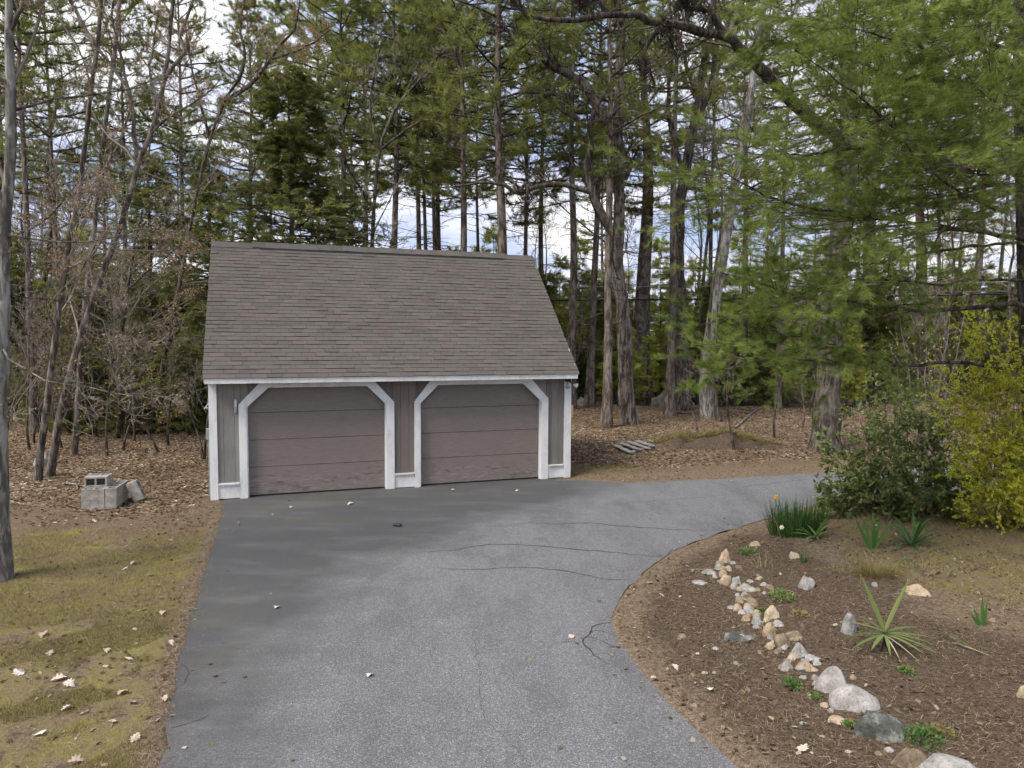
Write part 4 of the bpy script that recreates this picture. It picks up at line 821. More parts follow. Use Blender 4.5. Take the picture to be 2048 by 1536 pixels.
# ------------------------------------------------------------------ near white pine on the right
def near_pine():
    rng = np.random.RandomState(60); t = thing('white_pine', 'soft-needled green pine with long boughs reaching in from the right edge', 'tree')
    tp = np.array([at(2075, 1060, 12.6), at(2068, 800, 12.4), at(2058, 600, 12.3), at(2052, 400, 12.2), at(2046, 200, 12.2), at(2042, 0, 12.2), at(2040, -250, 12.2)]); tp[0, 2] = gz(*tp[0, :2]) - .1
    mb = MB(); P = resample(tp, 20); tubes(mb, P, np.linspace(.20, .10, 20), 12); mb.build('trunk', MAT['bark_dark'], t, True)
    LB = [  # pixel path, start depth, end depth, foliage start, width px
        ([(2056, 612), (2001, 610), (1904, 618), (1839, 623), (1774, 613), (1676, 600), (1590, 590), (1500, 560), (1440, 545)], 12.2, 9.2, .50, 11),
        ([(2060, 745), (1936, 727), (1839, 729), (1708, 729), (1650, 724), (1578, 719), (1507, 719), (1440, 700), (1385, 690)], 12.3, 9.0, .52, 9),
        ([(2052, 478), (1929, 461), (1826, 444), (1707, 434), (1632, 420), (1553, 400), (1512, 383), (1450, 345)], 12.2, 8.8, .30, 11),
        ([(2048, 300), (1997, 281), (1912, 282), (1840, 275), (1760, 290), (1680, 300), (1600, 310), (1530, 318)], 12.2, 9.2, .28, 12),
        ([(1990, 420), (1908, 376), (1843, 331), (1820, 301), (1775, 246), (1724, 202), (1638, 133), (1590, 100)], 11., 8.4, .2, 6),
        ([(2045, 175), (1936, 164), (1826, 157), (1741, 133), (1679, 113), (1610, 80)], 12.2, 9.2, .2, 9),
        ([(2044, 150), (1987, 113), (1946, 75), (1912, 38), (1888, 0), (1850, -60)], 12., 9.8, .3, 9),
        ([(2050, 485), (1980, 489), (1860, 506), (1775, 523), (1690, 530), (1600, 540), (1530, 545)], 12.2, 9.6, .45, 7),
        ([(2046, 60), (1960, 30), (1860, 20), (1760, 10), (1660, 30), (1580, 60)], 12.2, 9.4, .2, 9),
        ([(2046, 380), (1980, 370), (1900, 400), (1820, 420), (1740, 470), (1660, 500)], 12.2, 8.6, .2, 7),
        ([(2048, 250), (1960, 230), (1880, 215), (1800, 220), (1720, 260), (1640, 290)], 12.2, 8.0, .15, 7),
        ([(2050, 560), (1960, 560), (1880, 570), (1790, 560), (1700, 560), (1610, 585), (1540, 630)], 12.2, 8.8, .5, 6),
        ([(2046, 100), (1980, 90), (1900, 110), (1830, 90), (1760, 70), (1700, 60)], 12.2, 7.8, .2, 7),
        ([(2043, -60), (1960, -40), (1870, -50), (1780, -40), (1690, -40), (1600, -10)], 12.2, 9.0, .15, 9),
        ([(2048, 330), (2010, 340), (1960, 350), (1920, 330), (1880, 330)], 12.2, 8.0, .1, 7),
        ([(2046, 200), (2020, 190), (1990, 200), (1960, 180)], 12.2, 8.2, .1, 7),
        ([(2044, 20), (2020, 10), (1990, 20), (1950, 60)], 12.2, 8.2, .1, 7),
        ([(1507, 719), (1470, 735), (1435, 742), (1400, 748)], 9.4, 8.8, .1, 3),
        ([(1640, 724), (1600, 750), (1565, 742), (1530, 745)], 9.9, 9.2, .2, 3),
        ([(1600, 590), (1560, 610), (1500, 620), (1440, 640), (1400, 650)], 9.6, 8.9, .15, 4),
        ([(1760, 728), (1700, 700), (1640, 680), (1580, 670)], 10.4, 9.6, .4, 3),
    ]
    br = MB(); pos, ax, tb, sc_ = [], [], [], []
    for li, (px, d0, d1, f0, wpx) in enumerate(LB):
        k = len(px); s = np.linspace(0, 1, k); pts = np.array([at(x, y, d0 + (d1 - d0) * s[i]) for i, (x, y) in enumerate(px)]); P = resample(pts, 22, rng, .012)
        r0 = wpx / 2 / FPX * 11; Rr = np.linspace(r0, .006, 22); mb = MB(); tubes(mb, P, Rr, 7); mb.build('limb', MAT['bark_dark'], t, True)
        ln = np.linalg.norm(np.diff(P, axis=0), axis=1).sum()
        lowb = min(q[1] for q in px) > 480; kk = int((5.2 if lowb else 8.5) * ln); S, RS = grow(rng, P[None], Rr[None], kk, max(.12, f0 - .1), (50, 12), (.22 if lowb else .27, .06), 6, .07, .025, .5, flatz=.16, lmin=.3, taper=.45); tubes(br, S, np.maximum(RS, .003), 4)
        S2, RS2 = grow(rng, S, RS, 6, .25, (42, 12), (.45, .12), 4, .07, .03, .6, flatz=.28, lmin=.12); tubes(br, S2, np.maximum(RS2, .002), 3)
        base = rng.normal(.45, .08)
        for Q, per, ta in ((S2, 3, .35), (S, 4, .5)):
            idx = np.repeat(np.arange(len(Q)), per); tt = rng.uniform(ta, 1, len(idx)); p_, a_, _, _ = path_at(Q, idx, tt); pos.append(p_); ax.append(a_); tb.append(np.repeat(base + rng.normal(0, .13, len(Q)), per))
    br.build('branches', MAT['bark_dark'], t)
    pos = np.vstack(pos); ax = np.vstack(ax); tb = np.concatenate(tb); cr = MB(); g = rng.randint(0, 6, len(pos))
    for j in range(6):
        bv, bf = tuft(rng, 26, .105, .0042, (12, 62), .06); s_ = g == j
        stamp(cr, bv, bf, pos[s_], ax[s_] + rng.normal(0, .12, (s_.sum(), 3)) + np.array([0, 0, .12]), rng.uniform(.8, 1.15, s_.sum()), rng, (tb[s_] + rng.normal(0, .1, s_.sum())).clip(0, 1))
    print('near tufts', len(pos)); cr.build('needles', MAT['needle_near'], t)
near_pine()

# ------------------------------------------------------------------ shrubs
LEAF = (np.array([(0, 0, 0), (-.5, .08, .45), (.5, .08, .45), (0, -.05, 1.)]) * np.array([.34, 1, 1]), np.array([(0, 2, 3), (0, 3, 1)]))
def shrub(name, label, stems, seed, mats, kids, lf, leafn, leaf_l, up, group=None, droop=0., base=None, wig=.14, r0=.02, leafw=1.):
    rng = np.random.RandomState(seed); t = thing(name, label, 'shrub', tuple(base), 0, group); b0 = np.array(base); st = MB(); lp = []
    for p in stems:
        P = resample(np.array(p) - b0, 12, rng, .02); lp.append((P, np.linspace(r0, r0 * .25, 12))); 
    tubes(st, np.stack([p for p, r in lp]), np.stack([r for p, r in lp]), 5)
    lv = branchlets(rng, lp, st, kids, lf, .2, up, wig, 45, r_min=.0025); st.build('stems', MAT[mats[0]], t)
    lm = MB(); S = lv[-1]; idx = np.repeat(np.arange(len(S)), leafn); tt = rng.uniform(.35, 1.02, len(idx)).clip(0, 1); pos, ax, _, _ = path_at(S, idx, tt)
    a = ax + rng.normal(0, .7, ax.shape); a[:, 2] += droop; tint = (np.repeat(rng.normal(.5, .16, len(S)), leafn) + rng.normal(0, .15, len(idx))).clip(0, 1)
    bv = LEAF[0] * np.array([leafw, 1, 1]); stamp(lm, bv, LEAF[1], pos, a, leaf_l * rng.uniform(.6, 1.2, len(idx)), rng, tint); lm.build('leaves', MAT[mats[1]], t)
    return t
def fan(b, tops): return [[b + np.array([.06 * k, .04 * (k % 3), 0]) - np.array([.15, 0, .05]), b * .45 + np.array(tp) * .55 + np.array([0, 0, -.1]), np.array(tp)] for k, tp in enumerate(tops)]
b = on(1800, 1025)
shrub('laurel_shrub', 'straggly laurel shrub with drooping olive leaves at the driveway bend', fan(b, [at(px, py, d) for px, py, d in ((1655, 900, 13.6), (1680, 960, 13.0), (1720, 840, 13.6), (1745, 900, 12.8), (1780, 845, 14.2), (1800, 930, 12.6), (1840, 860, 13.8), (1875, 830, 14.2), (1850, 940, 12.8), (1900, 880, 13.6), (1920, 950, 12.8), (1700, 1000, 12.6), (1660, 985, 12.9), (1790, 990, 12.4), (1865, 1000, 12.4), (1930, 1010, 12.5), (1770, 800, 14.4), (1830, 785, 14.6))]), 71, ('bark_dark', 'leaf_dark'), (11, 7), (.45, .55), 8, .11, .0, droop=-.35, base=b, r0=.018, leafw=1.45)
b = on(2030, 1052)
shrub('yellow_shrub', 'bright yellow-green leafing shrub filling the right edge', fan(b, [at(px, py, d) for px, py, d in ((1960, 700, 12.4), (2000, 650, 12.6), (2040, 640, 12.4), (2080, 680, 12.4), (1900, 830, 12.2), (1930, 780, 12.4), (1950, 730, 12.4), (2010, 690, 12.), (2045, 700, 11.9), (1960, 850, 11.9), (1990, 780, 12.0), (2030, 750, 11.8), (2060, 830, 11.8), (1920, 920, 12.0), (1960, 960, 11.7), (2000, 900, 11.6), (2040, 950, 11.5), (1990, 1010, 11.8), (1945, 1005, 12.2), (2050, 1030, 11.8), (2090, 900, 11.8), (2110, 760, 12.2), (1985, 840, 12.4), (2030, 850, 12.3))]), 72, ('twig', 'leaf_yellow'), (12, 8), (.40, .5), 9, .064, .05, base=b, r0=.012, leafw=1.8)
b = on(1905, 790); b = np.array([*at(1860, 760, 18.)[:2], 0.]); b[2] = gz(b[0], b[1])
shrub('leafing_shrub', 'sparse shrub just leafing out yellow behind the laurel', fan(b, [at(px, py, d) for px, py, d in ((1800, 640, 18), (1850, 600, 18.5), (1900, 620, 18), (1940, 580, 18.4), (1830, 700, 17.6), (1890, 700, 17.8), (1950, 660, 18), (1780, 690, 18))]), 73, ('twig', 'leaf_yellow'), (9, 6), (.42, .5), 1, .06, .05, base=b, r0=.02, leafw=1.6)

# ------------------------------------------------------------------ strap-leaved plants
def blade(mb, base, az, el, ln, wd, droop, tint, n=6, fold=.25, twist=0.):
    d = np.array([math.cos(az) * math.cos(el), math.sin(az) * math.cos(el), math.sin(el)]); P = [np.array(base, float)]
    for k in range(n - 1):
        P.append(P[-1] + d * ln / (n - 1)); d = d + np.array([0, 0, -droop / (n - 1)]); d = d / np.linalg.norm(d)
    P = np.array(P); T = nrm(np.gradient(P, axis=0)); S = nrm(np.cross(T, np.array([.25, 1., .01]) if n == 6 and el > R(50) else np.array([0, 0, 1.]) + .01)); U = np.cross(S, T)
    w_ = wd / 2 * np.array([.55, .9, 1, .85, .55, .04])[:n] if n == 6 else wd / 2 * np.linspace(1, .05, n)
    v = np.concatenate([P + S * w_[:, None] + U * (w_ * fold)[:, None], P, P - S * w_[:, None] + U * (w_ * fold)[:, None]]); k = np.arange(n - 1)
    mb.add(v, np.concatenate([np.stack([k, k + n, k + n + 1, k + 1], -1), np.stack([k + n, k + 2 * n, k + 2 * n + 1, k + n + 1], -1)]), tint=tint)
def plant(name, label, px, py, specs, mat, cat='plant', group=None, single=True):
    p = on(px, py); t = thing(name, label, cat, tuple(p), 0, group)
    for s in specs:
        mb = MB(); blade(mb, s[0], *s[1:]); mb.build('leaf', MAT[mat], t, True)
    return t
rng = np.random.RandomState(80)
# yucca with pale arching straps: (base, azimuth, elevation, length, width, droop, tint)
Y1 = [((0, 0, .20), R(160), R(68), .62, .046, .12, .45), ((0, 0, .20), R(25), R(56), .62, .046, .1, .55), ((0, 0, .19), R(165), R(18), .42, .04, .35, .6), ((0, 0, .18), R(185), R(4), .48, .04, .5, .3), ((0, 0, .17), R(205), R(-2), .50, .04, .3, .35), ((0, 0, .19), R(15), R(8), .50, .04, .35, .45), ((0, 0, .18), R(-4), R(2), .52, .04, .3, .5),
      ((0, 0, .18), R(-22), R(2), .46, .042, .35, .6), ((0, 0, .18), R(-38), R(-2), .50, .045, .3, .62), ((0, 0, .17), R(-60), R(2), .42, .045, .4, .55), ((0, 0, .17), R(-110), R(2), .40, .035, .5, .7), ((0, 0, .17), R(225), R(2), .40, .04, .4, .5), ((0, 0, .16), R(-75), R(-4), .45, .016, .3, 1.), ((0, 0, .16), R(-95), R(-8), .36, .016, .35, .95), ((0, 0, .16), R(-30), R(-6), .5, .014, .2, 1.), ((0, 0, .19), R(45), R(35), .45, .035, .4, .4), ((0, 0, .18), R(130), R(30), .3, .035, .5, .3)]
yc = plant('yucca_plant', 'pale green yucca with splayed strap leaves on the mulch', 1768, 1300, Y1, 'leaf_yucca')
mb = MB(); tubes(mb, resample([(0, 0, -.03), (.01, 0, .1), (0, 0, .20)], 6), np.linspace(.03, .022, 6), 7); mb.build('stem', MAT['bark_oak'], yc)
def rosette(k, ln, wd, el, dr, seed, tint=.3):
    r = np.random.RandomState(seed); return [((r.normal(0, .02), r.normal(0, .02), .02), j * 2.4 + r.normal(0, .2), R(r.uniform(*el)), ln * r.uniform(.7, 1.15), wd, r.uniform(*dr), np.clip(tint + r.normal(0, .12), 0, 1)) for j in range(k)]
plant('yucca_plant', 'dark green yucca with long arching leaves below the laurel shrub', 1822, 1092, rosette(20, .62, .042, (15, 75), (.3, 1.2), 1, .25), 'leaf_strap')
plant('yucca_plant', 'small bright green rosette at the right foot of the daffodil clump', 1630, 1078, rosette(14, .42, .05, (15, 75), (.4, 1.2), 2, .5), 'leaf_strap')
plant('iris_plant', 'upright fan of green iris blades between the two yuccas', 1746, 1098, [((dx, 0, 0), R(90 + a), R(e), l_, .05, .12, .4) for dx, a, e, l_ in ((-.05, 75, 66, .5), (-.03, 60, 76, .56), (0, 0, 85, .60), (.02, -70, 80, .5), (.05, -80, 62, .55), (0, 160, 80, .45))], 'leaf_strap')
plant('iris_plant', 'single upright green iris near the right edge of the bed', 1965, 1252, [((dx, 0, 0), R(90 + a), R(e), l_, .035, .1, .35) for dx, a, e, l_ in ((-.02, 70, 70, .2), (0, 0, 86, .34), (.015, -60, 80, .26), (-.03, 80, 55, .16))], 'leaf_strap')
plant('fallen_leaves', 'limp grey-green strap leaf lying on the bed right of the pale yucca', 1902, 1290, [((0, .16, .07), R(-85), R(8), .42, .03, .2, .35), ((.02, -.02, .04), R(-62), R(2), .40, .018, .15, .98), ((.0, 0, .03), R(-50), R(0), .34, .015, .1, 1.)], 'leaf_yucca', 'leaf')
plant('broken_stalk', 'dark broken yucca leaf bent to the ground below the dark yucca', 1850, 1150, [((-.14, .22, .16), R(-70), R(-12), .40, .03, .9, .08), ((-.14, .22, .16), R(200), R(-20), .2, .03, .6, .1)], 'leaf_strap', 'leaf')
def clump(name, label, px, py, k, rad, ln, wd, mat, seed, el=(62, 88), dr=(.05, .5), tint=.3, cat='plant', group=None, sq=.6):
    r = np.random.RandomState(seed); p = on(px, py); t = thing(name, label, cat, tuple(p), 0, group); mb = MB()
    for j in range(k):
        a = r.uniform(0, 6.28); q = rad * math.sqrt(r.rand()); blade(mb, (q * math.cos(a), q * math.sin(a) * sq, -.01), a + r.normal(0, .5), R(r.uniform(*el)), ln * r.uniform(.6, 1.1), wd, r.uniform(*dr), np.clip(tint + r.normal(0, .16), 0, 1), 4)
    mb.build('blades', MAT[mat], t); return t
df = clump('daffodil_clump', 'dense clump of dark green daffodil leaves at the driveway edge', 1592, 1068, 620, .46, .62, .015, 'leaf_strap', 90, (66, 88), (.02, .25), .22)
def daffodil(parent, dx, dy, h, lean, mat):
    mb = MB(); P = resample([(dx, dy, 0), (dx + lean * .4, dy - .03, h * .6), (dx + lean, dy - .08, h)], 8); tubes(mb, P, np.full(8, .005), 5); mb.build('stem', MAT['leaf_strap'], parent)
    c = P[-1] + np.array([0, -.02, 0]); mb = MB()
    for j in range(6):
        a = j * math.pi / 3; u = np.array([math.cos(a), -.15, math.sin(a)]); s_ = np.array([-math.sin(a), 0, math.cos(a)]); mb.add([c, c + u * .024 + s_ * .015, c + u * .045, c + u * .024 - s_ * .015], [(0, 1, 2, 3)])
    tubes(mb, np.array([c, c + np.array([0, -.012, 0]), c + np.array([0, -.035, 0])]), np.array([.008, .012, .017]), 9); mb.build('flower', MAT[mat], parent)
daffodil(df, -.36, -.05, .66, -.05, 'flower_orange')
daffodil(df, -.33, -.22, .2, -.04, 'flower_pale')
mb = MB(); tubes(mb, resample([(-.35, -.25, 0), (-.42, -.22, .25), (-.52, -.2, .40), (-.58, -.2, .385)], 10), np.linspace(.006, .004, 10), 5); mb.build('spent_stem', MAT['twig'], df)
clump('daffodil_clump', 'small blue-green tuft of daffodil leaves behind the clump, under the laurel', 1690, 1018, 60, .25, .36, .014, 'leaf_strap', 91, (55, 88), (.1, .6), .2)
clump('grass_tuft', 'bushy tawny ornamental grass tuft behind the tan rock', 1752, 1150, 420, .26, .26, .007, 'drygrass', 92, (30, 85), (.3, 1.6), .45)
clump('grass_tuft', 'thin wispy grass tuft among the border stones', 1522, 1138, 45, .08, .34, .006, 'drygrass', 93, (25, 85), (.3, 1.3), .7)
clump('grass_tuft', 'small green grass tuft beside the tan block stone', 1607, 1125, 40, .05, .2, .009, 'leaf_strap', 94, (60, 88), (.1, .5), .4)
clump('grass_tuft', 'yellowish grass tuft between the iris and the ornamental grass', 1712, 1128, 60, .14, .14, .007, 'grass', 95, (30, 85), (.3, 1.4), .3)
for k, (px, py, rad, lb) in enumerate(((1495, 1108, .16, 'mounded green creeper at the head of the stone border'), (1563, 1196, .17, 'low green mat plant beside the stones of the border'), (1583, 1372, .10, 'small leafy green weed in front of the triangular stone'), (1846, 1480, .17, 'bright green creeping weed behind the dark boulder'), (1812, 1345, .07, 'tiny green moss cushion in front of the pale yucca'), (1698, 1452, .05, 'tiny green sprig beside the flat tan stone'), (1523, 1224, .05, 'green sprig tucked behind the beige stone'), (1628, 1395, .05, 'green sprig at the foot of the tall white boulder'), (1880, 1468, .1, 'yellowish weed beside the bright green creeping weed'), (1600, 1232, .1, 'yellow-green weed behind the egg-shaped stone'))):
    p = on(px, py); t = thing('weed', lb, 'plant', tuple(p)); r = np.random.RandomState(500 + k); n = int(60 + 1500 * rad); q = r.normal(0, 1, (n, 3)); q = nrm(q) * (r.rand(n, 1) ** .4) * rad; q[:, 2] = np.abs(q[:, 2]) * .55; ax = nrm(q + np.array([0, 0, .05])) + r.normal(0, .5, (n, 3))
    mb = MB(); stamp(mb, LEAF[0] * np.array([1.7, 1, 1]), LEAF[1], q, ax, r.uniform(.022, .04, n), r, r.uniform(.35, .8, n)); mb.build('leaves', MAT['leaf_strap'] if k not in (8, 9) else MAT['grass'], t)

# ------------------------------------------------------------------ rocks
def rock_mesh(seed, sx, sy, sz, facets=9, sub=3, rough=.16):
    rng = np.random.RandomState(seed); v, f = ico(sub); v = v.copy()
    for _ in range(facets):
        n = nrm(rng.normal(0, 1, 3)); h = rng.uniform(.55, .86); d = v @ n; m_ = d > h; v[m_] -= np.outer(d[m_] - h, n) * .85
    v = v * (1 + snoise(v, seed, 1.6, 3)[:, None] * rough); v = v / np.abs(v).max(0)
    v[:, 2] = np.where(v[:, 2] < 0, v[:, 2] * .5, v[:, 2]); return MB().add(v * np.array([sx, sy, sz]), t=f)
def rock(x0, x1, y0, y1, mat, label, facets=7, group=None, seed=0, name='rock', tall=1., top=None, sub=3):
    p = on((x0 + x1) / 2, y1 - .22 * (y1 - y0)); d = p[1]; wx = (x1 - x0) / 2 / FPX * d * 1.18; hh = (y1 - y0) / FPX * d; s = (CAM_H / math.hypot(d, CAM_H)); dy = wx * .8
    sz = max(hh * .45, (hh - 1.2 * dy * s)) * tall
    mb = rock_mesh(int(x0 * 7 + y0), wx, dy, sz, facets, sub)
    if top == 'tri': v = mb.v[0]; k = np.clip(v[:, 2] / sz, 0, 1); v[:, 0] = v[:, 0] * (1 - .62 * k) + .15 * wx * k; v[:, 1] *= 1 - .45 * k
    o = mb.build(name, MAT[mat], None, facets < 5); o.location = (p[0], p[1] + dy * .25, p[2] - .2 * sz); o.rotation_euler = (0, 0, (seed * .37) % .5 - .25)
    tag(o, label, 'rock', group)
GR = 'stones of the border along the bed'
BIG = [((1635, 1690, 1326, 1397), 'rock_white', 'tall white boulder with green-stained foot in the stone border', 5), ((1669, 1757, 1358, 1434), 'rock_white', 'rounded pinkish-white boulder beside the tall white boulder', 3), ((1724, 1815, 1405, 1492), 'rock_dark', 'dark grey-green boulder with pale patches in the stone border', 7), ((1790, 1862, 1481, 1548), 'rock_brown', 'brown boulder between the dark boulder and the bottom edge', 5), ((1855, 1962, 1502, 1580), 'rock_white', 'pale grey boulder cut by the bottom edge of the picture', 4),
       ((1597, 1632, 1141, 1184), 'rock_white', 'whitish angular rock alone on the dark mulch', 9), ((1684, 1715, 1223, 1283), 'rock_grey', 'upright grey stone at the left tip of the pale yucca', 8), ((1812, 1858, 1160, 1197), 'rock_tan', 'broad tan rock below the ornamental grass', 6), ((1530, 1561, 1206, 1244), 'rock_tan', 'beige upright stone at the bend of the border', 5), ((1529, 1556, 1239, 1281), 'rock_tan', 'rough tan stone under the cream stone', 8),
       ((1550, 1582, 1257, 1301), 'rock_brown', 'smooth egg-shaped olive stone in the border', 2), ((1546, 1569, 1236, 1256), 'rock_white', 'cream stone perched on the rough tan stone', 6), ((1568, 1607, 1255, 1283), 'rock_brown', 'brown stone leaning behind the egg-shaped stone', 6), ((1532, 1551, 1281, 1300), 'rock_tan', 'ochre stone at the foot of the egg-shaped stone', 5), ((1574, 1618, 1279, 1319), 'rock_white', 'pointed triangular pale stone in the border', 6),
       ((1559, 1589, 1317, 1345), 'rock_white', 'pinkish pale stone below the triangular stone', 5), ((1595, 1627, 1319, 1341), 'rock_tan', 'cream lumpy stone right of the pinkish pale stone', 6), ((1607, 1644, 1311, 1323), 'rock_grey', 'flat grey slab stone above the tall white boulder', 6), ((1576, 1600, 1096, 1121), 'rock_tan', 'tan block stone behind the border at the daffodils', 9), ((1384, 1417, 1150, 1171), 'rock_grey', 'low grey-olive slab near the driveway edge', 5), ((1406, 1434, 1129, 1152), 'rock_grey', 'grey slab tipped behind the low grey-olive slab', 6),
       ((1438, 1460, 1094, 1133), 'rock_tan', 'pointed tan stone at the head of the border', 8), ((1441, 1465, 1146, 1173), 'rock_tan', 'ochre round stone in the upper border', 4), ((1462, 1484, 1144, 1173), 'rock_grey', 'greyish upright stone next to the ochre round stone', 5), ((1476, 1512, 1163, 1186), 'rock_white', 'pale grey flat-topped stone in the upper border', 7), ((1484, 1509, 1184, 1203), 'rock_tan', 'tan stone under the pale flat-topped stone', 5), ((1490, 1518, 1193, 1217), 'rock_brown', 'long brown stone slanting in the middle border', 6),
       ((1453, 1523, 1246, 1286), 'rock_dark', 'low dark slab sunk in the soil left of the border', 5), ((1659, 1701, 1428, 1450), 'rock_tan', 'flat tan stone in front of the pinkish-white boulder', 6), ((2034, 2060, 1362, 1402), 'rock_tan', 'tan rock at the right edge of the picture', 5), ((1500, 1520, 1080, 1095), 'rock_tan', 'half-buried tan stone above the mounded green creeper', 4)]
for k, (bx, mt, lb, fc) in enumerate(BIG): rock(*bx, mt, lb, fc, GR, k, top='tri' if 'triangular' in lb else None, tall=.45 if 'low dark' in lb or 'low grey' in lb else 1.)
SM = [(1440, 1453, 1131, 1147), (1425, 1437, 1146, 1158), (1472, 1491, 1194, 1207), (1456, 1470, 1206, 1220), (1466, 1484, 1204, 1226), (1477, 1494, 1216, 1230), (1484, 1501, 1228, 1245), (1504, 1524, 1225, 1242), (1532, 1548, 1166, 1180), (1626, 1643, 1321, 1334), (1642, 1661, 1402, 1417), (1656, 1670, 1413, 1427), (1616, 1628, 1386, 1399), (1713, 1727, 1449, 1468), (1357, 1376, 1265, 1277), (1424, 1440, 1289, 1301), (1390, 1400, 1302, 1310), (1464, 1478, 1320, 1330), (1404, 1416, 1338, 1350), (1424, 1434, 1340, 1348), (1380, 1398, 1402, 1414), (1744, 1755, 1161, 1174), (1979, 1992, 1233, 1246), (1494, 1508, 1158, 1166), (1512, 1526, 1150, 1162), (1520, 1536, 1162, 1174), (1508, 1522, 1172, 1184), (1524, 1534, 1180, 1190), (1448, 1458, 1164, 1172), (1470, 1480, 1184, 1194), (1556, 1568, 1300, 1308), (1460, 1472, 1120, 1130), (1470, 1484, 1128, 1138), (1588, 1600, 1310, 1318), (1618, 1636, 1332, 1344), (1624, 1640, 1344, 1362), (1700, 1716, 1346, 1360), (1770, 1790, 1490, 1506), (1750, 1768, 1498, 1512), (1600, 1614, 1440, 1450), (1536, 1548, 1430, 1440), (1690, 1704, 1498, 1506), (1640, 1652, 1468, 1476)]
rs_ = np.random.RandomState(77); CH = resample([(1446, 1112, 0), (1455, 1150, 0), (1485, 1185, 0), (1492, 1225, 0), (1535, 1250, 0), (1555, 1290, 0), (1592, 1326, 0), (1640, 1372, 0)], 46)
for q in CH:
    a_, b_ = q[0] + rs_.normal(0, 10), q[1] + rs_.normal(0, 7); w_ = rs_.uniform(6, 11); SM.append((a_ - w_, a_ + w_, b_ - w_, b_ + w_ * .8))
for k, bx in enumerate(SM):
    mt = ('rock_tan', 'rock_white', 'rock_tan', 'rock_grey', 'rock_brown', 'rock_white')[(k * 5) % 6]; adj = {'rock_tan': 'tan', 'rock_white': 'whitish', 'rock_grey': 'grey', 'rock_brown': 'brown'}[mt]
    rock(*bx, mt, 'fist-sized %s stone among the pebbles of the garden bed' % adj, 5, 'fist-sized stones of the garden bed', k, 'stone', sub=2)
def boulder(px0, px1, py0, py1, mat, label, seed):
    p = flat((px0 + px1) / 2, py1); d = p[1]; wx = (px1 - px0) / 2 / FPX * d; hz = (py1 - py0) / FPX * d; mb = rock_mesh(seed, wx, wx * .8, hz, 8, 4); o = mb.build('boulder', MAT[mat], None, True); o.location = (p[0], p[1] + wx * .5, gz(*p) - .03); tag(o, label, 'boulder')
boulder(1298, 1372, 778, 818, 'rock_mossy', 'large mossy boulder behind the slim straight trunk', 3); boulder(1152, 1176, 792, 814, 'rock_grey', 'small round grey boulder by the garage corner', 4); boulder(1688, 1730, 790, 812, 'rock_mossy', 'mossy boulder right of the big oak trunk', 5); boulder(1560, 1630, 786, 806, 'rock_mossy', 'low dark boulder left of the big oak trunk', 6); boulder(60, 95, 905, 935, 'rock_grey', 'grey boulder beside the mossy edge trunk', 8)
def log(label, a, b, r, z=.08, mat='bark_oak'):
    p, q = flat(*a), flat(*b); o = np.array([*p, 0.]); mb = MB(); P = resample([np.array([0, 0, gz(*p) + z]), (np.array([*q, 0]) - o) * .5 + np.array([.05, .1, gz(*((p + q) / 2)) + z + .02]), np.array([*q, 0]) - o + np.array([0, 0, gz(*q) + z])], 12)
    tubes(mb, P, np.linspace(r, r * .5, 12), 7); ob = mb.build('fallen_branch', MAT[mat], None, True); ob.location = o; tag(ob, label, 'branch')
log('dead branch lying on the leaves behind the earth bank', (1355, 833), (1420, 842), .04); log('pale fallen log far behind the laurel shrub', (1730, 782), (1830, 772), .12, .12, 'bark_pale'); log('pale stick on the leaves left of the concrete blocks', (128, 976), (155, 986), .018, .03, 'bark_pale'); log('thin dead branch propped on the leaves left of the big oak', (1470, 862), (1530, 812), .03, .05, 'bark_pale'); log('dark twig lying at the foot of the edge trunk', (8, 1168), (36, 1158), .014, .03, 'twig')
st = thing('wooden_stake', 'small tan wooden stake past the garage corner', 'stake', (*flat(1144, 838), 0)); MB().box(-.04, .04, -.03, .03, -.1, .55).build('post', MAT['wood_tan'], st); MB().box(-.03, .03, -.02, .02, .5505, .59).build('top', MAT['wood_tan'], st)

# ------------------------------------------------------------------ concrete blocks
def block_mesh():
    bm = MB(); L_, W_, H_ = .397, .194, .194; t = .032; xs_ = [0, t, L_ / 2 - t / 2, L_ / 2 + t / 2, L_ - t, L_]
    for y0, y1 in ((0, t), (W_ - t, W_)): bm.box(0, L_, y0, y1, 0, H_)
    for a, b in ((0, t), (L_ / 2 - t / 2, L_ / 2 + t / 2), (L_ - t, L_)): bm.box(a, b, t, W_ - t, 0.001, H_ - .001)
    me = bm.mesh('concrete_block'); me.materials.append(MAT['concrete']); return me
BK = block_mesh(); bo = flat(163, 1024); bz = gz(*bo) - .01; GBk = 'stack of concrete blocks'
def blk(label, x, y, z, rz, rot=(0, 0)):
    o = bpy.data.objects.new('concrete_block', BK); COL.objects.link(o); a = R(14); o.location = (bo[0] + x * math.cos(a) - y * math.sin(a), bo[1] + x * math.sin(a) + y * math.cos(a), bz + z); o.rotation_euler = (rot[0], rot[1], R(14 + rz)); tag(o, label, 'block', GBk)
blk('bottom front concrete block with mossy stained face', 0, 0, 0, 0); blk('concrete block set on the mossy stained one, cores up', 0, .004, .196, 1)
blk('bottom concrete block end-on at the right of the stack', .60, .005, 0, 90); blk('concrete block end-on atop the right one, facing the camera', .602, .02, .196, 91)
blk('hidden lower concrete block at the back of the stack', .0, .21, 0, 0); blk('upper rear concrete block carrying the tipped one', .01, .21, .196, 1)
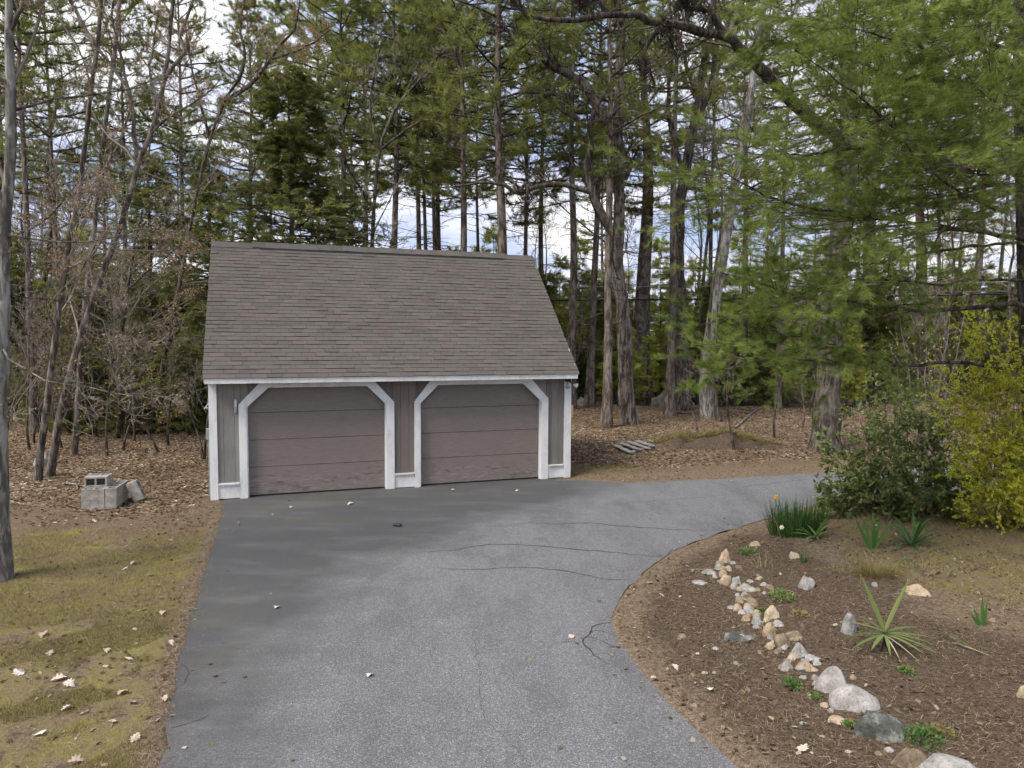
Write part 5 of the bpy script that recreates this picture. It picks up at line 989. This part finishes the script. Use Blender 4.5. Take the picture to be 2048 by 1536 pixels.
blk('topmost concrete block lying with two dark cores facing out', -.01, .212, .585, 2, (R(-90), 0)); [blk(lb_, -.005, .412, z_, 0) for lb_, z_ in (('lowest concrete block of the rearmost column', 0), ('middle concrete block of the rearmost column', .196), ('top rear concrete block peeking out behind the topmost one', .392))]; blk('concrete block behind the right pair', .60, .42, 0, 90); blk('concrete block stacked at the back right', .602, .43, .196, 90)
blk('concrete block leaning on the right side of the stack', .98, .46, .075, 0, (0, R(-112)))

# ------------------------------------------------------------------ broken pallet
pal = thing('wooden_pallet', 'broken grey wooden pallet lying on dead leaves past the garage', 'pallet', (*flat(1285, 900), 0)); po = np.array([*flat(1285, 900), 0])
SLT = [((1229, 899), (1262, 915)), ((1241, 895), (1278, 908.5)), ((1255, 891), (1295, 905.5)), ((1273, 890.5), (1306, 901.5)), ((1297, 889), (1321, 897)), ((1313, 886), (1334, 892)), ((1328, 882.7), (1344, 888.8))]
ends = []
for k, (a, b) in enumerate(SLT):
    p, q = np.array([*flat(*a), .13]) - po, np.array([*flat(*b), .13]) - po; d = nrm(q - p); s_ = np.array([-d[1], d[0], 0]) * .085; mb = MB(); z_ = np.array([0, 0, .022]); v = [p + s_, p - s_, q - s_, q + s_]; tl = np.array([0, 0, .012 * math.sin(k * 2.1)])
    mb.add([x + tl for x in v] + [x + z_ + tl * .3 for x in v], [(0, 1, 2, 3), (7, 6, 5, 4), (0, 4, 5, 1), (1, 5, 6, 2), (2, 6, 7, 3), (3, 7, 4, 0)]); mb.build('slat', MAT['wood_grey'], pal); ends.append((p, q))
for f in (.12, .85):
    P = np.array([p + (q - p) * f for p, q in ends]); P[:, 2] = .075; mb = MB(); tubes(mb, resample(P, 12), np.full(12, .045), 4); mb.build('stringer', MAT['wood_grey'], pal)
# ------------------------------------------------------------------ overhead cables
for lb, py0, py1, r, dep in (('thick black overhead cable crossing behind the trunks', 603, 594, .045, 36), ('thin grey overhead wire above the thick black cable', 575, 569, .012, 36.5)):
    a, b_ = at(900, py0, dep), at(1700, py1, dep); dv = (b_ - a); P = resample([a - dv * 2.2 + np.array([0, 0, .9]), a - dv * .9, a, b_, b_ + dv * 1.2 + np.array([0, 0, .3])], 40); mb = MB(); tubes(mb, P, np.full(40, r), 6); tag(mb.build('overhead_cable', MAT['cable'] if r > .02 else MAT['metal_grey']), lb, 'cable')

# ------------------------------------------------------------------ fallen leaves, litter, grass, gravel
OUT = [(0, 0), (.12, .06), (.10, .20), (.30, .22), (.20, .36), (.42, .46), (.24, .54), (.36, .72), (.16, .74), (.10, .92), (0, 1), (-.12, .90), (-.16, .72), (-.38, .68), (-.22, .52), (-.40, .42), (-.2, .34), (-.28, .2), (-.1, .18), (-.1, .05)]
def oak_leaf_mesh(seed):
    r = np.random.RandomState(seed); v = np.array([(x, y, .25 * x * x * r.uniform(.5, 2) * 2 + .12 * math.sin(y * 4 + seed) + r.normal(0, .015)) for x, y in OUT] + [(0, .15, .02), (0, .38, .1), (0, .6, .1), (0, .8, .06)])
    tri_ = [(0, 1, 20), (1, 2, 20), (2, 3, 20), (3, 4, 20), (4, 21, 20), (4, 5, 21), (5, 6, 21), (6, 22, 21), (6, 7, 22), (7, 8, 22), (8, 23, 22), (8, 9, 23), (9, 10, 23), (10, 11, 23), (11, 12, 23), (12, 22, 23), (12, 13, 22), (13, 14, 22), (14, 21, 22), (14, 15, 21), (15, 16, 21), (16, 20, 21), (16, 17, 20), (17, 18, 20), (18, 19, 20), (19, 0, 20)]
    v -= np.array([0, .5, 0]); me = MB().add(v, t=tri_, tint=.5).mesh('oak_leaf'); me.materials.append(MAT['leaf_dead']); return me
OL = [oak_leaf_mesh(k) for k in range(6)]; rl = random.Random(9)
def oleaf(px, py, s, label, group): 
    p = on(px, py); sd = float(sdist([p[:2]], poly)[0]); z = .012 if sd < 0 else p[2] + .02; o = bpy.data.objects.new('oak_leaf', OL[rl.randrange(6)]); COL.objects.link(o); o.location = (p[0], p[1], z); o.scale = (s, s, s); o.rotation_euler = (rl.uniform(-.35, .35), rl.uniform(-.35, .35), rl.uniform(0, 6.28)); tag(o, label, 'leaf', group)
for (px, py, s) in ((38, 1348, .14), (120, 1360, .15), (138, 1372, .13), (245, 1388, .11), (86, 1272, .14), (100, 1310, .10), (213, 1304, .10), (258, 1320, .10), (135, 1420, .11), (80, 1470, .10), (270, 1480, .11), (155, 1526, .13), (225, 1446, .09), (265, 1408, .09), (325, 1228, .10), (342, 1288, .09), (270, 1128, .16), (320, 1198, .09), (250, 1140, .1), (300, 1152, .12), (190, 1045, .12), (350, 1005, .12), (370, 975, .12), (330, 1400, .08)):
    oleaf(px, py, s, 'pale curled oak leaf lying on the mossy lawn', 'oak leaves on the lawn')
for (px, py, s, lb) in ((553, 1224, .10, 'small pale leaf alone on the dark asphalt below the left door'), (700, 1014, .14, 'leaf on the asphalt before the left door'), (582, 1020, .1, 'tiny leaf on the asphalt near the left door trim'), (907, 986, .12, 'reddish leaf lying before the right garage door'), (1143, 1283, .10, 'leaf lying beside the driveway crack'), (740, 1362, .10, 'tan leaf flat on the middle of the driveway'), (1034, 986, .1, 'grey leaf close to the right garage door'), (1300, 1168, .10, 'leaf on the soil at the driveway curve'), (1323, 1192, .10, 'leaf lower on the soil at the driveway curve'), (1480, 1274, .13, 'whitish oak leaf on the low dark slab'), (1310, 1362, .11, 'pale leaf on the soil strip near the asphalt'), (1605, 1500, .13, 'whitish oak leaf near the bottom of the bed'), (1420, 1382, .09, 'small leaf in the bed near the driveway'), (1350, 1338, .1, 'tan leaf on the inner soil edge')):
    oleaf(px, py, s, lb, None)
cn = thing('crushed_cone', 'dark pine cone lying on the driveway before the doors', 'pine cone', (*flat(795, 1053), .03)); mb = MB(); tubes(mb, np.array([(-.09, 0, 0), (-.07, 0, 0), (-.02, 0, .005), (.04, 0, 0), (.075, 0, 0), (.08, 0, 0)]), np.array([.004, .022, .028, .026, .015, .002]), 8); mb.build('core', MAT['bark_dark'], cn); mb = MB(); bv, bf = tuft(np.random.RandomState(1), 26, .04, .028, (35, 100), .08); stamp(mb, bv, bf, np.array([(0., 0, 0.0)]), np.array([(1., .05, 0)]), 1., np.random.RandomState(2), .5); mb.build('scales', MAT['straw'], cn)

def scatter(n, xr, yr, wfun, seed, pw=1.):
    r = np.random.RandomState(seed); out = []
    tot = 0
    while tot < n:
        u = r.rand(n * 2, 2); y = yr[0] + (yr[1] - yr[0]) * u[:, 1] ** pw; half = .80 * y + 1.5; x = np.clip(-half + 2 * half * u[:, 0], xr[0] - 9e9, 9e9); ok = (x > xr[0]) & (x < xr[1]); p = np.stack([x, y], -1)[ok]
        sd = sdist(p, poly); wz = wfun(p, sd); k = r.rand(len(p)) < wz; p = p[k]
        la = (p - GO) @ GD; lb = (p - GO) @ GN; p = p[~((la > -.02) & (la < W + .02) & (lb > -.02) & (lb < DEP))]; out.append(p); tot += len(p)
        if len(out) > 12: break
    p = np.vstack(out)[:n]; return np.c_[p, terrain(p)]
QUAD = (np.array([(-.5, -.5, 0.), (.5, -.45, .08), (.42, .5, 0), (-.45, .45, .12)]) * np.array([.8, 1.2, 1]), np.array([(0, 1, 2, 3)]))
def strew(name, label, P, size, mat, seed, base=QUAD, tilt=.45, lift=.012, tints=(0, 1), pow_=1., drift=0.):
    r = np.random.RandomState(seed); mb = MB(); n = len(P); ax = nrm(np.array([0, 0, 1.]) + r.normal(0, tilt, (n, 3)) * np.array([1, 1, .2])); tb = (tints[0] + (tints[1] - tints[0]) * r.rand(n) ** pow_ + drift * snoise(P[:, :2], seed, .8, 4)).clip(0, 1)
    stamp(mb, base[0], base[1], P + np.array([0, 0, lift]), ax, size * r.uniform(.55, 1.25, n), r, tb, quads=base[1].shape[1] == 4); return tag(mb.build(name, MAT[mat]), label, kind='stuff')
PL = scatter(150000, (-60, 45), (11, 46), lambda p, sd: zones(p, sd)['litter'] * (sd > .08), 601, 1.)
strew('leaf_litter', 'brown dead leaves carpeting the woods floor', PL, .051, 'leaf_litter', 602, tilt=.3, pow_=1.3, drift=.16)
PL2 = scatter(5200, (-14, 12), (5, 22), lambda p, sd: np.where(sd > .05, .35 + zones(p, sd)['dry'] * .4, .0) * (1 - zones(p, sd)['litter']) * (.3 + .7 * (snoise(p, 61, .9, 3) > .1)), 603)
strew('leaf_scraps', 'scattered scraps of dead leaves on lawn and bed', PL2, .034, 'leaf_litter', 604, tints=(.1, 1.), pow_=1.8)
PS = scatter(60, (-5, 8), (6, 19), lambda p, sd: (sd < -.15) * .9, 613); strew('leaf_crumbs', 'tiny crumbs of leaves on the asphalt', PS, .022, 'leaf_litter', 614, lift=.006, tints=(.2, 1.))
BL = (np.array([(-.045, 0, -.1), (.045, 0, -.1), (.0, .1, 1.)]), np.array([(0, 1, 2)]))
PG = scatter(120000, (-16, 0), (4.6, 15.5), lambda p, sd: zones(p, sd)['lawn'] * (snoise(p, 62, 1.3, 4) > -.25) * (sd > .0), 605, 1.3)
strew('grass', 'short sparse mossy grass of the lawn beside the driveway', PG, .042, 'grass', 606, BL, .55, 0, (0, 1), 1.2, drift=.28)
PG3 = scatter(5200, (-16, 0), (4.6, 14.5), lambda p, sd: zones(p, sd)['lawn'] * (snoise(p, 66, 2.6, 4) > .35) * (sd > .0), 625, 1.2)
strew('grass_tussocks', 'longer tufted grass blades standing out of the mossy lawn', PG3, .085, 'grass', 626, (BL[0] * np.array([.6, 1, 1]), BL[1]), .4, 0, (.1, .9), drift=.2)
PG2 = scatter(26000, (0, 14), (5, 20.5), lambda p, sd: np.maximum(zones(p, sd)['lawn'] * .8, .4 * np.exp(-((p[:, 0] - 6.3) / 1.9) ** 2 - ((p[:, 1] - 21.9) / .5) ** 2)) * (snoise(p, 63, 1.6, 4) > -.1) * (sd > .02), 607)
strew('bed_grass', 'thin dry grass of the bed and the verge past the garage', PG2, .065, 'grass', 608, BL, .7, 0, (.2, 1.))
r_ = np.random.RandomState(5); pm = np.c_[r_.uniform(4.4, 8.2, 9000), 21.62 + np.abs(r_.normal(0, .5, 9000)) - .3]; pm = np.c_[pm, terrain(pm)]
strew('bank_grass', 'dry tangled grass overhanging the earth bank', pm, .17, 'drygrass', 609, BL, 1.0, 0)
NE = (np.array([(-.012, -.5, 0.), (.012, -.5, 0), (.012, .5, .03), (-.012, .5, .03)]), np.array([(0, 1, 2, 3)]))
PN = scatter(60000, (0, 9), (4.6, 15), lambda p, sd: np.maximum(zones(p, sd)['mulch'], zones(p, sd)['dry']) * (sd > .01), 610, 1.2)
strew('needle_mulch', 'brown pine needles and shreds covering the bed', PN, .085, 'straw', 611, NE, .35, .004, (0, 1), 1.5)
PN2 = scatter(16000, (-9, 0), (4.8, 15), lambda p, sd: np.maximum(zones(p, sd)['dry'], .25) * (sd > .0) * (sd < 3), 612, 1.2)
strew('needle_scatter', 'brown pine needles along the lawn edge', PN2, .08, 'straw', 615, NE, .35, .004, (.1, 1), 1.3)
PE = scatter(5000, (-6, 9), (4.8, 19), lambda p, sd: np.exp(sd / .16) * (sd < 0) * .9, 630); PE[:, 2] = 0
strew('edge_needles', 'brown needles blown onto the driveway edges', PE, .07, 'straw', 631, NE, .12, .005, (.1, 1), 1.3)
PE2 = scatter(190, (-6, 9), (4.8, 19), lambda p, sd: np.exp(sd / .25) * (sd < 0) * .9, 632); PE2[:, 2] = 0
strew('edge_leaves', 'scraps of leaves blown onto the driveway edges', PE2, .04, 'leaf_litter', 633, QUAD, .2, .006, (.2, 1))
PT = scatter(2600, (-30, 25), (9, 34), lambda p, sd: np.maximum(zones(p, sd)['litter'], .2) * (sd > .1), 620); strew('fallen_twigs', 'thin dead twigs scattered over the leaves', PT, .38, 'straw', 621, (NE[0] * np.array([.9, 1, 1]), NE[1]), .25, .02, (.3, 1.))
v_, f_ = ico(1); GRV = (v_ * np.array([1, .8, .6]), f_)
PV = scatter(1500, (0, 9), (4.6, 14), lambda p, sd: zones(p, sd)['mulch'] * (sd > .05) * (.25 + (np.abs(p[:, 0] - 2.9) < 1.) * .5), 616, 1.2)
strew('gravel', 'small pebbles strewn on the bed', PV, .011, 'leaf_litter', 617, GRV, .5, .004, (.0, .8))
print('tris', sum(len(m.polygons) for m in bpy.data.meshes), 'objects', len(bpy.data.objects))
